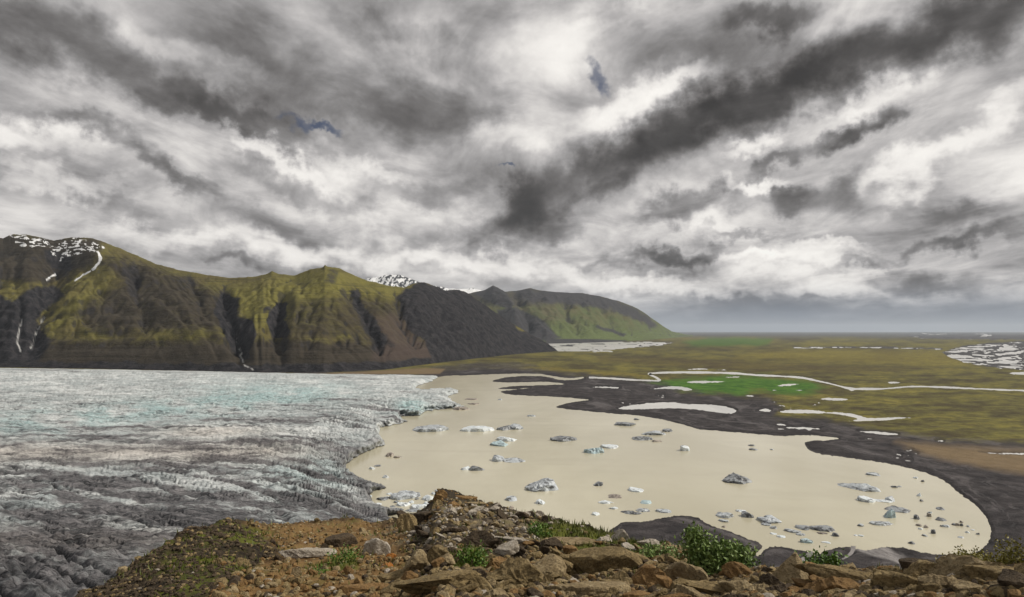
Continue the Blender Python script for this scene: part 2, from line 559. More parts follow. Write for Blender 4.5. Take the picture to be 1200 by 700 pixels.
def build_ground():
    az = np.concatenate([np.arange(-180, -44, 4.0), np.arange(-44, 44, 0.09), np.arange(44, 180, 4.0)]) * math.pi / 180
    v = np.concatenate([np.arange(720, 500, -1.1), np.arange(500, 398, -0.72), np.arange(398, 389.6, -0.5)])
    r = np.concatenate([[1.0, 250, 400, 480], F * H / (v - 388), [1.6e5]])
    A, R = np.meshgrid(az, r)
    P = np.stack([R * np.sin(A), R * np.cos(A), np.zeros_like(R)], -1)
    px, py = proj(P)
    x, y = P[..., 0], P[..., 1]
    infr = (np.abs(A) < math.radians(46)) & (py < 800)
    px = np.where(infr, px, -9999.0)
    jit = 1.1 * fbm(px * .11, py * .33, 4, 3) + .8 * fbm(px * .4, py * 1.1, 3, 9, .6)
    near = sstep(440, 600, py)
    lake = sd_poly(px, py, LAKE, 60, 1.0) + jit * (0.6 + 1.2 * near)
    other = np.full(px.shape, 60.0)
    for p in PONDS:
        other = np.minimum(other, 1.8 * (sd_poly(px, py * 1.0, smooth_poly(p, True, 3), 20) + .8 * jit + .75 + .5 * fbm(px * .25, py * .9, 3, 12)))
    for c, w in RIVERS:
        other = np.minimum(other, 1.8 * (sd_line(px, py, smooth_poly(c, False, 4), 20) - w * (.80 + .6 * fbm(px * .03, py * .05, 3, 14)) + .45 * jit + .10))
    for c, w in STREAMS[1:]:
        other = np.minimum(other, sd_line(px, py, smooth_poly(c, False, 4), 20) - w + .5 * jit)
    braid = np.zeros(px.shape)
    for p, nm in BRAID:
        m = sstep(1.2, -1.2, sd_poly(px, py, p, 20, 1.0) + 1.5 * fbm(px * .08, py * .4, 3, 21))
        n = ridged(px * .030 + .5 * fbm(px * .05, py * .2, 2, 4), py * .30 + .25 * fbm(px * .03, py * .1, 2, 5), 4, 31 + len(nm), .6)
        thr = np.quantile(n[m > .4], {'east': .46, 'west': .85, 'far': .10, 'thin': .6}[nm])
        other = np.where(m > .4, np.minimum(other, (n - thr) * 6), other)
        braid = np.maximum(braid, m)
    sd = np.minimum(lake, other)
    hill = fbm(x / 90, y / 90, 5, 41) + .5
    nearbank = sstep(3, 45, np.minimum(lake, 4 * sd_line(px, py, smooth_poly(STREAMS[0][0], False, 4), 60))) * sstep(525, 600, py)
    z = np.clip(sd * .45, -2.2, 1.4)
    z += np.where(sd > 0, np.clip(sd / 6, 0, 1) * (1.0 + 1.2 * fbm(x / 160, y / 160, 3, 51)), 0)
    z += nearbank * np.clip(hill, 0, 2) * 7.0
    z += nearbank * 1.2 * ridged(x / 26 + .5 * fbm(x / 60, y / 60, 2, 8), y / 70, 3, 61)
    z = np.where(infr, z, 1.6 + .8 * fbm(x / 300, y / 300, 3, 51))
    P[..., 2] = z
    # cover masks
    GR = [(470, 440), (520, 434), (560, 431), (612, 431), (650, 437), (700, 441.2), (745, 445.5), (780, 452), (800, 461), (850, 464), (900, 468), (915, 478), (905, 489),
          (960, 492), (1010, 502), (1060, 511), (1110, 516.5), (1200, 521), (1320, 525), (1320, 820), (-320, 820), (-320, 432), (300, 436), (420, 437)]
    SI = [(1050, 519), (1100, 523), (1200, 529), (1320, 535), (1320, 566), (1200, 559), (1130, 546), (1085, 535)]
    ME = [(757, 449), (800, 445), (860, 440.5), (900, 443), (945, 446), (968, 455), (940, 464), (905, 462), (880, 459), (860, 465), (830, 462), (800, 458.5), (770, 456)]
    ME2 = [(798, 402), (830, 395.5), (905, 397), (900, 404), (850, 406), (812, 405)]
    wx = px + 9 * fbm(px * .05, py * .16, 4, 71); wy = py + 2.6 * fbm(px * .04, py * .2, 4, 72)
    gravel = sstep(5.5, -4.0, sd_poly(wx, wy, GR, 60) + 5 * fbm(px * .05, py * .30, 4, 74, .6))
    strip = [(470, 437), (520, 428), (600, 424), (640, 430), (600, 433), (520, 438)]
    gravel = np.maximum(gravel, .7 * sstep(2, -2, sd_poly(wx, wy, strip, 20)))
    silt = sstep(6, -6, sd_poly(wx, wy, SI, 40)) * .9
    shore = sstep(14, 2, np.where(py > 520, np.abs(lake - 2), 60)) * sstep(-.2, .5, fbm(px * .04, py * .1, 3, 77)) * .35
    silt = np.maximum(silt, 0 * shore)
    tan = sd_poly(px, py, [(340, 440), (420, 436.5), (500, 432), (522, 433), (515, 439), (440, 439), (360, 441)], 20)
    silt = np.maximum(silt, .8 * sstep(1, -1, tan))
    meadow = sstep(8, -8, sd_poly(wx, wy, ME, 40, 1.6) + 11 * fbm(px * .035, py * .22, 5, 79, .6))
    meadow = np.maximum(meadow, .75 * sstep(3, -3, sd_poly(wx, wy, ME2, 40)))
    gravel = np.where(braid > .3, np.maximum(gravel, braid), gravel)
    YE = [(575, 434), (640, 430), (760, 440), (745, 443.5), (690, 440), (640, 435)]
    YE2 = [(880, 413), (960, 409), (1105, 412), (1150, 428), (1060, 428), (960, 424), (860, 420)]
    BR = [(700, 418), (800, 420), (900, 425), (1000, 429), (1120, 433), (1000, 437), (900, 436), (800, 430), (700, 424)]
    yel = np.maximum(sstep(2, -2, sd_poly(wx, wy, YE, 20)), .8 * sstep(5, -5, sd_poly(wx, wy, YE2, 30)))
    brn = .8 * sstep(3, -3, sd_poly(wx, wy, BR, 30))
    scr = .7 * fbm(px * .014 + .4 * fbm(px * .03, py * .2, 3, 88), py * .16, 5, 87) + .55 * fbm(px * .05, py * .35, 4, 89)
    sand_haze = sstep(398.5, 391.5, py + 2.2 * fbm(px * .02, py * .3, 3, 86) - .012 * np.clip(px - 900, -200, 400) * .4) * (py > 300)          # scrub bands above; here far sands, haze fade put into their grey
    fan = sstep(3.0, -3.0, sd_line(px, py, smooth_poly(STREAMS[0][0], False, 4), 30) - (5.5 + 3 * sstep(665, 642, py)) + 3.5 * fbm(px * .09 - py * .16, py * .08 + px * .04, 4, 97))
    wet = sstep(5, 0, sd) * sstep(0.0, .3, gravel)

    M = Mat('plain_cover', .95, .15)
    p = M.pos()
    n1 = M.noise(M.scale(p, (1, 1, 1)), .0035, 8, .62)
    n2 = M.noise(p, .03, 8, .65)
    n3 = M.noise(p, .22, 6, .65)
    ty = M.math('ADD', M.math('MULTIPLY', M.attr('scrub'), .75), M.math('MULTIPLY_ADD', n1, 1.0, 0.0))
    grass = M.ramp(ty, [(.15, (.042, .034, .014)), (.36, (.078, .068, .024)), (.52, (.112, .102, .029)), (.68, (.150, .134, .032)), (.88, (.19, .165, .038))])
    grass = M.mix(M.math('MULTIPLY', M.attr('yellow'), .75), grass, (.20, .165, .03))
    grass = M.mix(M.math('MULTIPLY', M.attr('brown'), .7), grass, (.062, .043, .02))
    n2b = M.noise(p, .012, 7, .72)
    grass = M.mix(M.rng(n2, .46, .66, 0, .65), grass, (.038, .031, .014))
    grass = M.mix(M.rng(n2b, .50, .64, 0, .6), grass, (.058, .044, .020))
    grass = M.mix(M.rng(n2b, .46, .34, 0, .45), grass, (.175, .160, .042))
    grass = M.mix(M.rng(n3, .55, .7, 0, .35), grass, (.15, .125, .06))
    mead = M.mix(M.rng(M.math('ADD', M.math('MULTIPLY', n2, .5), M.math('MULTIPLY', n2b, .5)), .42, .58), (.028, .085, .010), (.070, .155, .018))
    grass = M.mix(M.attr('meadow'), grass, mead)
    grav = M.mix(M.rng(n2, .3, .7), (.014, .013, .0145), (.062, .055, .056))
    streak = M.noise(M.scale(p, (.012, .004, 1), .5), 1.0, 7, .65, .6)
    grav = M.mix(M.rng(streak, .50, .66, 0, .75), grav, (.125, .115, .117))
    grav = M.mix(M.rng(streak, .48, .30, 0, .6), grav, (.022, .019, .021))
    grav = M.mix(M.rng(n3, .45, .7, 0, .5), grav, (.03, .027, .029))
    grav = M.mix(M.rng(n1, .55, .75, 0, .5), grav, (.10, .086, .078))
    grass = M.mix(M.attr('sand_haze'), grass, M.mix(n1, (.052, .052, .050), (.085, .082, .074)))
    c = M.mix(M.attr('gravel'), grass, grav)
    c = M.mix(M.math('MULTIPLY', M.attr('braid'), .55), c, M.mix(n2b, (.075, .075, .082), (.16, .16, .165)))
    sl_ = M.mix(n2, (.12, .085, .046), (.24, .175, .10))
    c = M.mix(M.attr('silt'), c, sl_)
    c = M.mix(M.math('MULTIPLY', M.attr('wet'), .55), c, (.018, .016, .018))
    fs = M.noise(M.scale(p, (.16, .02, 1), math.radians(-52)), 1.0, 5, .6)
    c = M.mix(M.math('MULTIPLY', M.attr('fan'), M.rng(fs, .3, .6, .55, .95)), c, M.mix(fs, (.16, .15, .148), (.32, .305, .30)))
    M.bump(M.math('ADD', M.math('MULTIPLY', n2, 3.0), n3), 2.2, .8)
    mat = M.color(c)
    at = dict(gravel=gravel, silt=silt, meadow=meadow, scrub=scr, yellow=yel, brown=brn, wet=wet, fan=fan, sand_haze=sand_haze, braid=np.clip(braid, 0, 1))
    me = raw_mesh('ground', P.reshape(-1, 3), grid_faces(len(r), len(az), True)[:, ::-1], mat, True, at)
    tag(link('ground', me), kind='structure')


build_ground()


def water_mat(name, c1, c2, rough=.35, spec=.25, sc=.004):
    M = Mat(name, rough, spec)
    p = M.pos()
    n = M.noise(M.scale(p, (1, .35, 1)), sc, 6, .6, .6)
    M.bump(M.math('ADD', M.noise(p, .35, 4, .6), M.math('MULTIPLY', M.noise(M.scale(p, (1, .4, 1)), .03, 5, .65), 3.0)), .022, .8)
    n5 = M.noise(M.scale(p, (.25, 1, 1), .2), sc * 9, 6, .62, .5)
    return M.color(M.mix(M.rng(n5, .48, .68, 0, .55), M.mix(M.rng(n, .3, .7), c1, c2), tuple(.5 * a + .42 * b for a, b in zip(c1, c2))))


WM_LAKE = water_mat('silty_meltwater', (.41, .38, .275), (.585, .55, .42), .2, .5, .0016)
WM_POND = water_mat('sky_tinted_meltwater', (.47, .47, .455), (.61, .605, .58), .25, .5)  # reflected sky is put into this pale base colour
WM_STREAM = water_mat('grey_outflow', (.10, .094, .094), (.26, .245, .24), .6, .2, .09)


def sheet(name, outline, z, mat, kind='structure'):
    P = unproj(outline[:, 0], outline[:, 1], z)
    bm = bmesh.new()
    vs = [bm.verts.new(p) for p in P]
    f = bm.faces.new(vs)
    f.normal_update()
    if f.normal.z < 0: f.normal_flip()
    bmesh.ops.triangulate(bm, faces=bm.faces[:])
    me = bpy.data.meshes.new(name); bm.to_mesh(me); bm.free()
    me.materials.append(mat)
    return tag(link(name, me), kind=kind)


def grow(p, k):
    p = np.array(p, float); c = p.mean(0)
    d = p - c
    return c + d * (1 + k) + np.sign(d) * np.array([2.0, .35])


sheet('lagoon', np.array([(470, 437.4), (560, 436.6), (640, 436.6), (690, 440.6), (686, 446.5), (676, 452), (705, 467.5), (716, 481.6), (760, 485.6), (800, 494),
      (830, 501.5), (900, 506.5), (995, 512), (1000, 520), (980, 531), (1060, 541), (1120, 556), (1170, 590), (1185, 640), (1160, 665), (1090, 664), (1060, 648), (1008, 645.5), (985, 650), (972, 652), (935, 655),
      (885, 668), (700, 705), (500, 716), (330, 700), (330, 500), (400, 460)]), 0.0, WM_LAKE)
for i, p in enumerate(PONDS):
    sheet('pond', grow(smooth_poly(p, True, 3), .10), .06 + .006 * i, WM_POND)


def strip(name, c, w, z, mat):
    c = smooth_poly(c, False, 4)
    t = np.gradient(c, axis=0); t /= np.linalg.norm(t, axis=1)[:, None] + 1e-9
    nrm = np.stack([-t[:, 1], t[:, 0]], 1)
    a = c + nrm * (w + .8); b = c - nrm * (w + .8)
    V = np.concatenate([unproj(a[:, 0], a[:, 1], z), unproj(b[:, 0], b[:, 1], z)])
    n = len(c); i = np.arange(n - 1)
    Fc = np.stack([i, i + 1, n + i + 1, n + i], 1)
    me = raw_mesh(name, V, Fc, mat)
    tag(link(name, me), kind='structure')


for k, (c, w) in enumerate(RIVERS): strip('river', c, w, .12 + .01 * k, WM_POND)
for k, (c, w) in enumerate(STREAMS[1:]): strip('stream', c, w, .14 + .01 * k, WM_STREAM)
for p, nm in BRAID:
    sheet('braided_river', grow(np.array(p), .02), .05, WM_POND)


# ------------------------------------------------------------------ glacier
GLACIER = smooth_poly([
    (-700, 424), (-200, 429.4), (0, 430.6), (200, 433.6), (330, 436.4), (395, 437.4), (450, 437.6), (490, 438.6), (512, 440.6), (509, 445), (497, 450), (488, 454.5), (500, 456), (517, 454.6),
    (531, 455), (541, 459), (526, 463.5), (528, 469), (547, 477), (522, 479.6), (498, 482), (492, 486.4), (478, 487.6), (469, 488.6), (477, 493.6), (460, 497.5), (448, 501),
    (445, 510), (452, 521), (440, 525.6), (420, 535), (405, 547), (416, 556), (430, 562.5), (452, 569.5), (450, 572.6), (437, 577), (435, 585), (446, 592.5), (470, 598), (476, 601.5),
    (455, 603.5), (465, 610), (480, 615), (492, 628), (470, 700), (420, 760), (380, 930), (-700, 930)], n=3)


def build_glacier():
    cx = np.concatenate([np.arange(-620, -60, 6.0), np.arange(-60, 560, 1.05)])
    cy = np.concatenate([np.arange(423, 500, .62), np.arange(500, 742, .95), np.arange(742, 925, 3.0)])
    X, Y = np.meshgrid(cx, cy)
    P0 = unproj(X, Y, 0)
    jit = 2.2 * fbm(X * .06, Y * .16, 4, 5) + 1.3 * fbm(X * .25, Y * .5, 3, 6)
    jit *= sstep(432, 460, Y) * .9 + .1
    ins = -(sd_poly(X, Y, GLACIER, 400) + jit)
    far = sstep(470, 432, Y)
    zb = 1.0 + 9.0 * sstep(0, 6, ins) + 16.0 * sstep(4, 60, ins) * (1 - far) + 26 * sstep(0, 9, ins) * far * sstep(470, 250, X) \
        + 14 * sstep(40, 260, ins)
    zb = np.where(ins > 0, zb, -4.0)
    Pb = unproj(X, Y, zb)
    x, y = Pb[..., 0], Pb[..., 1]

    # the ice flows from the far left, then turns towards the lagoon: crevasses follow it
    def aniso(ang, la, lb, seed, o=4):
        c, s = math.cos(ang), math.sin(ang)
        a = x * c + y * s; b = -x * s + y * c
        wv = 14 * fbm(x / 120, y / 120, 3, seed + 5)
        return ridged((a + wv) / la, (b + wv) / lb, o, seed), fbm((a + wv) / (la * 1.7), (b + wv) / (lb * 1.3), 5, seed + 40)
    w1 = sstep(560, 500, Y) * sstep(440, 480, Y)
    wn = sstep(500, 570, Y); wf = 1 - np.clip(w1 + wn, 0, 1)
    tot = w1 + wn + wf
    rn, fn = aniso(math.radians(-27), 105, 24, 101)
    rm, fm = aniso(math.radians(-6), 110, 30, 131)
    rf, ff = aniso(math.radians(28), 150, 44, 161)
    R = (rn * wn + rm * w1 + rf * wf) / tot
    Fl = (fn * wn + fm * w1 + ff * wf) / tot
    rsm = ridged(x / 22, y / 15, 3, 191)
    blocks = fbm(x / 70, y / 60, 4, 201)
    env = sstep(0, 7, ins)
    # seracs where the front breaks up
    ser = np.exp(-((X - 405) / 95) ** 2 - ((Y - 535) / 45) ** 2) + .9 * np.exp(-((X - 300) / 60) ** 2 - ((Y - 515) / 18) ** 2) \
        + .8 * np.exp(-((X - 480) / 40) ** 2 - ((Y - 472) / 14) ** 2)
    amp = 4.6 + 1.5 * wf + 4.0 * ser + 3.5 * sstep(600, 690, Y) * sstep(260, 60, X)
    dz = amp * (1.0 * R + .55 * rsm) + 5.5 * blocks + wf * (6 * Fl + 5 * fbm(x / 190, y / 150, 3, 301, .5))
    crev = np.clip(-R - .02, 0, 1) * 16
    dz -= crev * (1 + .8 * ser)
    def clefts(ang, la, lb, seed, wd):
        c, s_ = math.cos(ang), math.sin(ang)
        a_ = x * c + y * s_; b_ = -x * s_ + y * c
        b_ = b_ + 7 * fbm(x / 90, y / 90, 2, seed + 1)
        n_ = np.abs(pn(a_ / la, b_ / lb, seed) + .35 * pn(a_ / la * 2.3, b_ / lb * 2.1, seed + 2))
        return np.clip(1 - n_ / wd, 0, 1)
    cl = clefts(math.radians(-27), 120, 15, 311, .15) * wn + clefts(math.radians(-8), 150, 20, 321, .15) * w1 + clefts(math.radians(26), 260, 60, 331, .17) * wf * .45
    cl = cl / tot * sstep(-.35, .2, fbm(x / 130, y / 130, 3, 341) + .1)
    dz -= cl * (5.5 + 3.5 * ser)
    big = ridged(x / 75 + .35 * fbm(x / 60, y / 60, 2, 15), y / 60, 2, 221)
    dz += 5 * big * sstep(630, 690, Y) * sstep(230, 40, X)
    z = np.where(ins > 0, zb + dz * env, zb)
    z = np.where(ins > 0, np.maximum(z, .4), z)
    P = np.stack([x, y, z], -1)
    # ash bands and foliation drawn out along the flow
    def band(ang, la, lb, seed):
        c, s_ = math.cos(ang), math.sin(ang)
        a_ = x * c + y * s_; b_ = -x * s_ + y * c
        b_ = b_ + 40 * fbm(x / 420, y / 420, 2, seed + 1)
        return fbm(a_ / la, b_ / lb, 5, seed, .58)
    bands = (band(math.radians(-27), 520, 34, 401) * wn + band(math.radians(-4), 800, 60, 411) * w1 + band(math.radians(27), 1100, 110, 421) * wf) / tot
    # how dirty: clean far left, ash-grey towards the near edge and the snout
    clean = .66 * sstep(560, 445, Y + 22 * fbm(X * .012, Y * .05, 4, 231)) + .34 * sstep(660, 490, Y)
    dirt = 1 - clean
    st1 = fbm(x / 420, y / 75, 5, 271, .6); st2 = fbm(X * .022, Y * .26, 5, 241, .6); st3 = fbm((x + y) / 160, (y - x * .5) / 22, 4, 281, .6)
    sn = sstep(480, 560, Y)
    dirt = dirt + .7 * Fl + 2.1 * bands + .9 * st1 * (1 - sn * .6) + .9 * st2 + .7 * st3 * sn - .45 * R * (.4 + .6 * sn) + .05
    dirt = dirt + (.34 + .5 * bands) * sstep(535, 625, Y) * sstep(420, 200, X)
    dirt = dirt - .42 * sstep(500, 446, Y) * (1 + 1.2 * st1)
    dirt = np.clip(dirt, 0, 1)
    dirt = np.maximum(dirt, .72 * sstep(40, 0, ins) * sstep(500, 540, Y) + .25 * st2)
    dirt = np.maximum(dirt, .55 * sstep(437.6, 433, Y - .012 * (X)) * (X > -50) * sstep(-.2, .4, fbm(X * .01, Y * .8, 3, 251) + .1))
    dirt -= .40 * np.exp(-((Y - 632 - (X - 60) * .24) / 16) ** 2) * sstep(330, 120, X) * sstep(-.1, .25, -Fl)
    blue = np.clip(np.exp(-((Y - 486 + (X - 150) * .10) / 15) ** 2) * sstep(-100, 60, X) * sstep(480, 330, X) * sstep(-.35, .25, fbm(X * .02, Y * .08, 3, 261)) * .9
                   + np.exp(-((X - 482) / 18) ** 2 - ((Y - 479) / 9) ** 2) * 1.2 + .55 * np.exp(-((X - 370) / 60) ** 2 - ((Y - 560) / 20) ** 2)
                   + .5 * np.exp(-((X - 290) / 60) ** 2 - ((Y - 463) / 14) ** 2), 0, 1)
    dirt = np.clip(dirt - .4 * blue, 0, 1)
    warm = np.exp(-((Y - 533) / 12) ** 2) * sstep(420, 300, X) * .8 + .6 * np.exp(-((Y - 640) / 18) ** 2) * sstep(260, 160, X) \
        + .7 * np.exp(-((X - 250) / 70) ** 2 - ((Y - 509) / 7) ** 2)
    dirt = np.maximum(dirt, .85 * sstep(640, 680, Y + .10 * X) * sstep(260, 120, X) + .3 * st2)
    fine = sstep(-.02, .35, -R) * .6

    M = Mat('glacier_ice', .6, .35)
    p = M.pos()
    na = M.noise(M.scale(p, (.6, 1, 1), .5), .07, 9, .76, .5)
    nf = M.noise(M.scale(p, (.55, 1, 1), .1), .011, 10, .78, .4)
    nb = M.noise(p, .35, 7, .7)
    nc = M.noise(M.scale(p, (.6, 1, 1)), .015, 8, .7)
    ice = M.mix(M.rng(nc, .35, .7), (.40, .445, .455), (.73, .755, .755))
    ice = M.mix(M.math('MULTIPLY', M.attr('blue'), M.rng(na, .35, .62, .25, .95)), ice, (.36, .55, .56))
    ice = M.mix(M.math('MULTIPLY', M.attr('warm'), .6), ice, (.66, .56, .48))
    ash = M.mix(M.rng(na, .3, .7), (.042, .042, .048), (.25, .242, .25))
    ash = M.mix(M.math('MULTIPLY', M.attr('warm'), .35), ash, (.20, .16, .13))
    df = M.math('ADD', M.attr('dirt'), M.math('MULTIPLY', M.math('SUBTRACT', na, .5), 1.45))
    df = M.math('ADD', df, M.math('MULTIPLY', M.math('SUBTRACT', nb, .5), .45))
    df = M.math('ADD', df, M.math('MULTIPLY', M.math('SUBTRACT', nf, .5), 1.6))
    c = M.mix(M.rng(df, .05, .95), ice, ash)
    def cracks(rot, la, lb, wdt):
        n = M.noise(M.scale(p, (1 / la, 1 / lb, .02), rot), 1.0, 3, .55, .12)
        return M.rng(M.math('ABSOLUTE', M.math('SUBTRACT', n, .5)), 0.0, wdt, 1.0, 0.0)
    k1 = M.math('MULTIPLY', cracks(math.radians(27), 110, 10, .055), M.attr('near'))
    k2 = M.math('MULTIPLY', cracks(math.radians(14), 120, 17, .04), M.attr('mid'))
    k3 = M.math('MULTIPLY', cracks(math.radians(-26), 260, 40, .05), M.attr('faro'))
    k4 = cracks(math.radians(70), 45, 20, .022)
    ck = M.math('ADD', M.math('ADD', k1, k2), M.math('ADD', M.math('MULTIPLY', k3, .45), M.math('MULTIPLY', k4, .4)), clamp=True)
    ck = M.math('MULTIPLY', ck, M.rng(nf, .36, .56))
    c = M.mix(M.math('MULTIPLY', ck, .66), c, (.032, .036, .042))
    c = M.mix(M.math('MULTIPLY', M.attr('cleft_shade'), .8), c, (.034, .038, .044))  # shade down in the crevasses, put into the ice colour
    M.bump(M.math('SUBTRACT', M.math('ADD', M.math('MULTIPLY', na, 2.0), M.math('MULTIPLY', nb, .35)), M.math('MULTIPLY', ck, .8)), 4.0, .9)
    mat = M.color(c)
    at = dict(near=wn / tot, mid=w1 / tot, faro=wf / tot, dirt=dirt, blue=blue, warm=warm, cleft_shade=np.clip(np.maximum(fine, .95 * cl), 0, 1))
    me = raw_mesh('glacier', P.reshape(-1, 3), grid_faces(len(cy), len(cx))[:, ::-1], mat, True, at)
    tag(link('glacier', me), kind='structure')


build_glacier()


# ------------------------------------------------------------------ mountains
def blur(a, n):
    for _ in range(n):
        a = (a + .5 * (np.roll(a, 1, 0) + np.roll(a, -1, 0))) / 2
        a = (a + .5 * (np.roll(a, 1, 1) + np.roll(a, -1, 1))) / 2
    return a


def flow(x, y, z):
    """how much hillside drains through each point"""
    nr, nc = z.shape; idx = np.arange(nr * nc).reshape(nr, nc)
    best = np.zeros(z.shape); rec = idx.copy()
    for di, dj in ((-1, 0), (1, 0), (0, -1), (0, 1), (-1, -1), (-1, 1), (1, -1), (1, 1)):
        i0, i1 = max(0, -di), nr - max(0, di); j0, j1 = max(0, -dj), nc - max(0, dj)
        a = (slice(i0, i1), slice(j0, j1)); b = (slice(i0 + di, i1 + di), slice(j0 + dj, j1 + dj))
        sl = (z[a] - z[b]) / (np.hypot(x[a] - x[b], y[a] - y[b]) + 1e-6)
        m = sl > best[a]
        best[a] = np.where(m, sl, best[a]); rec[a] = np.where(m, idx[b], rec[a])
    order = np.argsort(-z.ravel(), kind='stable').tolist(); r = rec.ravel().tolist()
    acc = [1.0] * len(r)
    for i in order:
        j = r[i]
        if j != i: acc[j] += acc[i]
    return np.array(acc).reshape(nr, nc)


def build_mountain(name, sky, base, width, seed, ravines=(), bumps=(), amp=1.0, step=1.25, nt=190, back=.7, mask=None, mat=None, wl=1.0, prof=.9, jag=1.2, shear=None, erode=1.0):
    sky = np.array(sky, float); base = np.array(base, float); width = np.array(width, float)
    cx = np.arange(sky[0, 0], sky[-1, 0] + .1, step)
    sy = np.interp(cx, sky[:, 0], sky[:, 1])
    sy = sy + jag * (fbm(cx * .09, cx * 0 + seed, 4, seed) * .9 + .45 * fbm(cx * .5, cx * 0 + 7, 2, seed + 3))
    by = np.interp(cx, base[:, 0], base[:, 1])
    W = np.interp(cx, width[:, 0], width[:, 1])
    hd = pix_dir(cx, np.full_like(cx, 388.0)); hd[:, 2] = 0
    hd /= np.linalg.norm(hd, axis=1)[:, None]
    B = unproj(cx, by, 0.0); rb = np.hypot(B[:, 0], B[:, 1])
    d = pix_dir(cx, sy); tane = d[:, 2] / np.hypot(d[:, 0], d[:, 1])
    kk = np.exp(-(np.arange(-30, 31) / 12.0) ** 2); kk /= kk.sum()
    def sm(a): return np.convolve(np.pad(a, 30, mode='edge'), kk, mode='valid')
    zr = np.maximum(H + (rb + W) * sm(tane), 6.0)
    t = np.concatenate([np.linspace(-.03, 1, nt), np.linspace(1, 1 + back, 26)[1:]])
    T, _ = np.meshgrid(t, cx, indexing='ij')
    Rr = rb[None] + T * W[None]
    P = hd[None] * Rr[..., None]
    up = np.clip(T, 0, 1)
    f = np.where(T <= 1, up ** prof, 1 - (T - 1) / back * 1.15)
    z = zr[None] * f
    x, y = P[..., 0], P[..., 1]
    P[..., 2] = z
    px, py = proj(P)
    env = np.clip(up * 5, 0, 1) * np.clip((1.02 - up) * 3.5, .10, 1)
    hs = np.clip(zr[None] / 600, .05, 1.6)
    u = cx[None] + 0 * T
    wob = 10 * fbm(u * .03, T * 2.5, 3, seed + 50)
    lean = np.interp(cx, [p[0] for p in shear], [p[1] for p in shear])[None] if shear else 0.0
    us = u - lean * (1 - np.clip(T, 0, 1)) + wob
    gull = ridged(us * .021 * wl, T * 1.2 + us * .01, 2, seed + 60) * 20
    rough = fbm(x / 420, y / 420, 6, seed + 80, .52) * 62 + ridged(x / 120, y / 120, 3, seed + 90) * 7
    z = z + amp * hs * env * (gull + rough - 20)
    terr = np.sin(z / 11.0 + 2.5 * fbm(x / 500, y / 500, 3, seed + 95)) * 5.0 * sstep(.62, .25, T) * sstep(.02, .1, T)
    z = z + terr * hs
    for pts, w, dep in ravines:
        dd = sd_line(px + 4 * fbm(px * .08, py * .08, 3, seed + 33), py, pts, 60, .8)
        z = z - dep * np.exp(-(dd / w) ** 2) * env
    for pts, w, dep in bumps:
        dd = sd_line(px, py, pts, 90, .8)
        z = z + dep * np.exp(-(dd / w) ** 2) * env
    ero = 0
    for k in range(3):
        acc = flow(x, y, z + .8 * fbm(x / 30, y / 30, 2, seed + 7))
        la = np.log10(np.clip(acc, 1, 3000))
        cut = blur(np.clip(la - .55, 0, 2.2), 1) * 5.0 + blur(np.clip(la - .8, 0, 2), 4) * 9.0
        z = z - cut * .62 * erode * env * np.clip(hs, .2, 1.2)
        z = blur(z, 1) * .5 + z * .5
        ero = ero + blur(np.clip(la - .55, 0, 2), 1)
    ero = ero / 3
    # keep the skyline where the ridge stands
    wt = sstep(.82, 1.0, T)
    for it in range(7):
        el = (z - H) / Rr
        j = np.argmax(np.where(T > .55, el, -9), axis=0); ii = np.arange(len(cx))
        k = np.clip((H + Rr[j, ii] * tane) / np.maximum(z[j, ii], 5.0), .3, 3)
        z = z * sm(k)[None] if it < 3 else z * (1 + (k - 1)[None] * wt)
    over = (z - H) / Rr > tane[None]
    z = np.where(over, np.minimum(z, H + Rr * tane[None]), z)
    z = np.where(T < 0, -6 + 0 * z, z)
    z = np.maximum(z, -6)
    P[..., 2] = z
    px, py = proj(P)
    at = mask(px, py, T, x, y, z, seed) if mask else None
    at['gully'] = ero * np.clip(up * 6, 0, 1)
    dzr = np.gradient(z, axis=0) / (np.gradient(Rr, axis=0) + 1e-6); dzc = np.gradient(z, axis=1) / (np.hypot(np.gradient(x, axis=1), np.gradient(y, axis=1)) + 1e-6)
    at['steep'] = np.hypot(dzr, dzc)
    me = raw_mesh(name, P.reshape(-1, 3), grid_faces(len(t), len(cx))[:, ::-1], mat, True, at)
    return tag(link(name, me), kind='structure')


def soft(px, py, poly, s, seed=0, j=6):
    a = px + j * fbm(px * .06, py * .06, 4, seed); b = py + j * .7 * fbm(px * .06 + 9, py * .06, 4, seed + 1)
    return sstep(s, -s, sd_poly(a, b, poly, 60))


